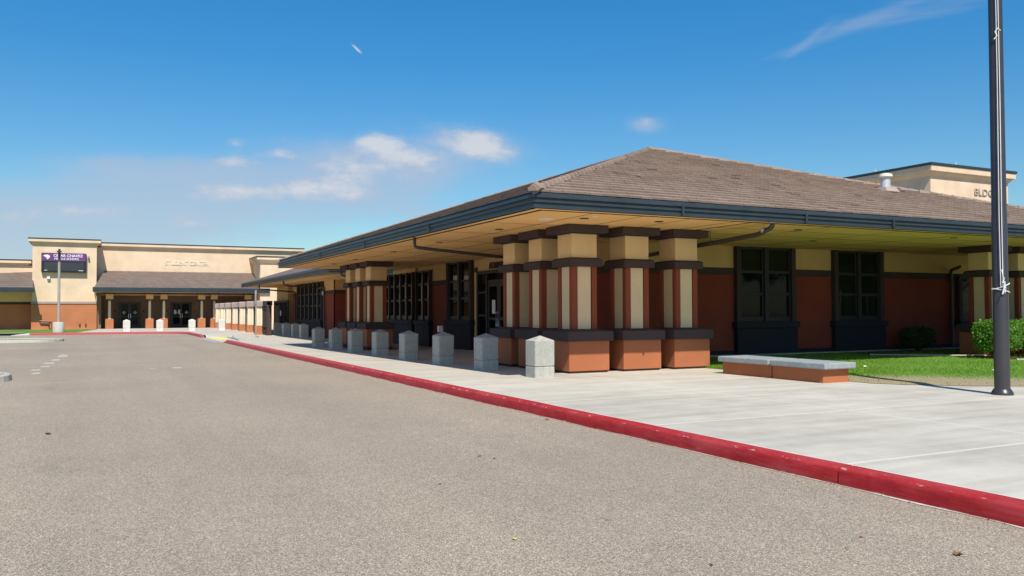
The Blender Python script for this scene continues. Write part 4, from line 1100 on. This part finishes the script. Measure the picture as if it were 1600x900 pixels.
HAZE_BANK = [(-1.54, 5.11, 9.55, 1.84, 0.85, 0), (6.82, 7.46, 9.36, 1.7, 0.75, 0.05), (16.18, 9.58, 6.46, 1.76, 0.75, 0.0), (3.77, 9.02, 6.2, 0.79, 0.35, 0), (17.89, 6.73, 5.19, 1.28, 0.3, 0), (23.95, 11.27, 3.29, 1.01, 0.5, -0.1), (-3.85, 3.5, 6.93, 1.13, 0.5, 0), (35.71, 12.36, 1.28, 0.58, 0.45, 0)]
PUFFS = [(24.17, 11.15, 2.63, 0.89, 1.05, -0.18), (19.6, 10.58, 2.86, 0.93, 0.9, -0.1), (17.45, 11.29, 1.29, 0.63, 0.85, 0), (16.18, 9.58, 3.85, 0.84, 0.5, 0), (12.83, 8.05, 5.05, 0.84, 0.95, 0.05), (8.39, 7.73, 2.81, 0.57, 0.5, 0), (8.17, 10.89, 0.71, 0.36, 0.6, 0), (8.57, 9.7, 1.52, 0.45, 0.7, 0), (11.1, 10.31, 0.98, 0.37, 0.6, 0), (-0.52, 6.23, 2.48, 0.5, 0.62, 0), (-3.22, 5.41, 2.02, 0.68, 0.5, 0), (5.68, 5.79, 4.31, 0.65, 0.45, 0), (35.8, 12.57, 0.68, 0.37, 0.55, 0), (16.04, 17.2, 0.36, 0.12, 0.75, -0.75)]
WISPS = [(48.74, 17.45, 5.42, 0.41, 0.75, 0.28), (54.18, 17.73, 4.94, 0.57, 0.55, 0.12), (46.04, 16.84, 1.55, 0.31, 0.55, 0.7), (51.35, 18.29, 8.7, 0.9, 0.35, 0.1), (12.79, 19.73, 2.52, 0.34, 0.4, 0)]
def total(bl):
    tot = None
    for (a, e_, wa, we, s, tl) in bl:
        b = math_n(nt, 'MULTIPLY', blob(a*D, e_*D, wa*D, we*D, tl), s)
        tot = b if tot is None else math_n(nt, 'ADD', tot, b)
    return math_n(nt, 'MINIMUM', tot, 1.15)
def centred(n_, k): return math_n(nt, 'MULTIPLY', math_n(nt, 'SUBTRACT', n_, .5), k)
def layer(tot, noises, lo, hi, top):
    m = tot
    for n_ in noises: m = math_n(nt, 'ADD', m, n_)
    r_ = nt.nodes.new('ShaderNodeMapRange'); r_.interpolation_type = 'SMOOTHSTEP'; nt.links.new(m, r_.inputs[0])
    r_.inputs[1].default_value = lo; r_.inputs[2].default_value = hi; r_.inputs[4].default_value = top
    return math_n(nt, 'MULTIPLY', r_.outputs[0], math_n(nt, 'MINIMUM', math_n(nt, 'MULTIPLY', tot, 3), 1)), m
fz = noise(nt, cv.outputs[0], 34, 8, .62)
dA, mA = layer(total(HAZE_BANK), (centred(wz, 1.3), centred(nz, .9)), -.12, .70, .64)
dB, mB = layer(total(PUFFS), (centred(nz, 2.1), centred(fz, .8)), .14, 1.05, .84)
mp = nt.nodes.new('ShaderNodeMapping'); mp.inputs['Scale'].default_value = (.5, 2.2, 1); mp.inputs['Rotation'].default_value = (0, 0, -.25); nt.links.new(cv.outputs[0], mp.inputs['Vector'])
cz = noise(nt, mp.outputs['Vector'], 12, 8, .62)
dC, mC = layer(total(WISPS), (centred(cz, 1.9),), .2, 1.3, .34)
cB = ramp(nt, mB, [(.35, (3.7, 4.25, 5.2)), (.95, (5.3, 5.45, 5.8))])
hs = nt.nodes.new('ShaderNodeHueSaturation'); sr = nt.nodes.new('ShaderNodeMapRange'); nt.links.new(el, sr.inputs[0]); sr.inputs[1].default_value = 0; sr.inputs[2].default_value = .28; sr.inputs[3].default_value = 1.22; sr.inputs[4].default_value = 1.40; nt.links.new(sr.outputs[0], hs.inputs['Saturation']); nt.links.new(sky.outputs[0], hs.inputs['Color'])
gr = nt.nodes.new('ShaderNodeMapRange'); nt.links.new(el, gr.inputs[0]); gr.inputs[1].default_value = 0; gr.inputs[2].default_value = .33; gr.inputs[3].default_value = .78; gr.inputs[4].default_value = 1.12
vm = nt.nodes.new('ShaderNodeVectorMath'); vm.operation = 'SCALE'; nt.links.new(mix(nt, hs.outputs[0], (.90, 1.03, .99), 1.0, 'MULTIPLY'), vm.inputs[0]); nt.links.new(gr.outputs[0], vm.inputs['Scale'])
sky_c = mix(nt, vm.outputs[0], (3.55, 4.1, 5.15), dA)
sky_c = mix(nt, sky_c, (3.2, 3.9, 5.0), dC)
nt.links.new(mix(nt, sky_c, cB, dB), bg.inputs['Color'])
bg.inputs['Strength'].default_value = .10

sun = bpy.data.lights.new('sun', 'SUN'); sun.energy = 4.4; sun.angle = rad(.5); sun.color = (1, .94, .84)
so = bpy.data.objects.new('sun', sun); COL.objects.link(so)
sd = Vector((math.sin(SUN_AZ)*math.cos(SUN_EL), math.cos(SUN_AZ)*math.cos(SUN_EL), math.sin(SUN_EL)))
so.rotation_euler = sd.to_track_quat('Z', 'Y').to_euler(); so.location = (0, -20, 40)

# ------------------------------------------------------------------ camera
cam = bpy.data.cameras.new('camera'); co_ = bpy.data.objects.new('camera', cam); COL.objects.link(co_)
pitch, yaw, roll = rad(1.56), rad(26.55), rad(.17)
F = Vector((math.sin(yaw)*math.cos(pitch), math.cos(yaw)*math.cos(pitch), math.sin(pitch)))
R = Vector((math.cos(yaw), -math.sin(yaw), 0)); U = R.cross(F)
R2 = R*math.cos(roll)-U*math.sin(roll); U2 = U*math.cos(roll)+R*math.sin(roll)
co_.matrix_world = Matrix(((R2.x, U2.x, -F.x, 0), (R2.y, U2.y, -F.y, 0), (R2.z, U2.z, -F.z, 1.55), (0, 0, 0, 1)))
cam.sensor_width = 36; cam.lens = 1314/1600*36; cam.clip_start = .05; cam.clip_end = 5000
scene.camera = co_
scene.view_settings.view_transform = 'Standard'; scene.view_settings.look = 'None'
scene.view_settings.exposure = .35; scene.view_settings.gamma = 1
scene.render.resolution_x, scene.render.resolution_y = 1024, 576
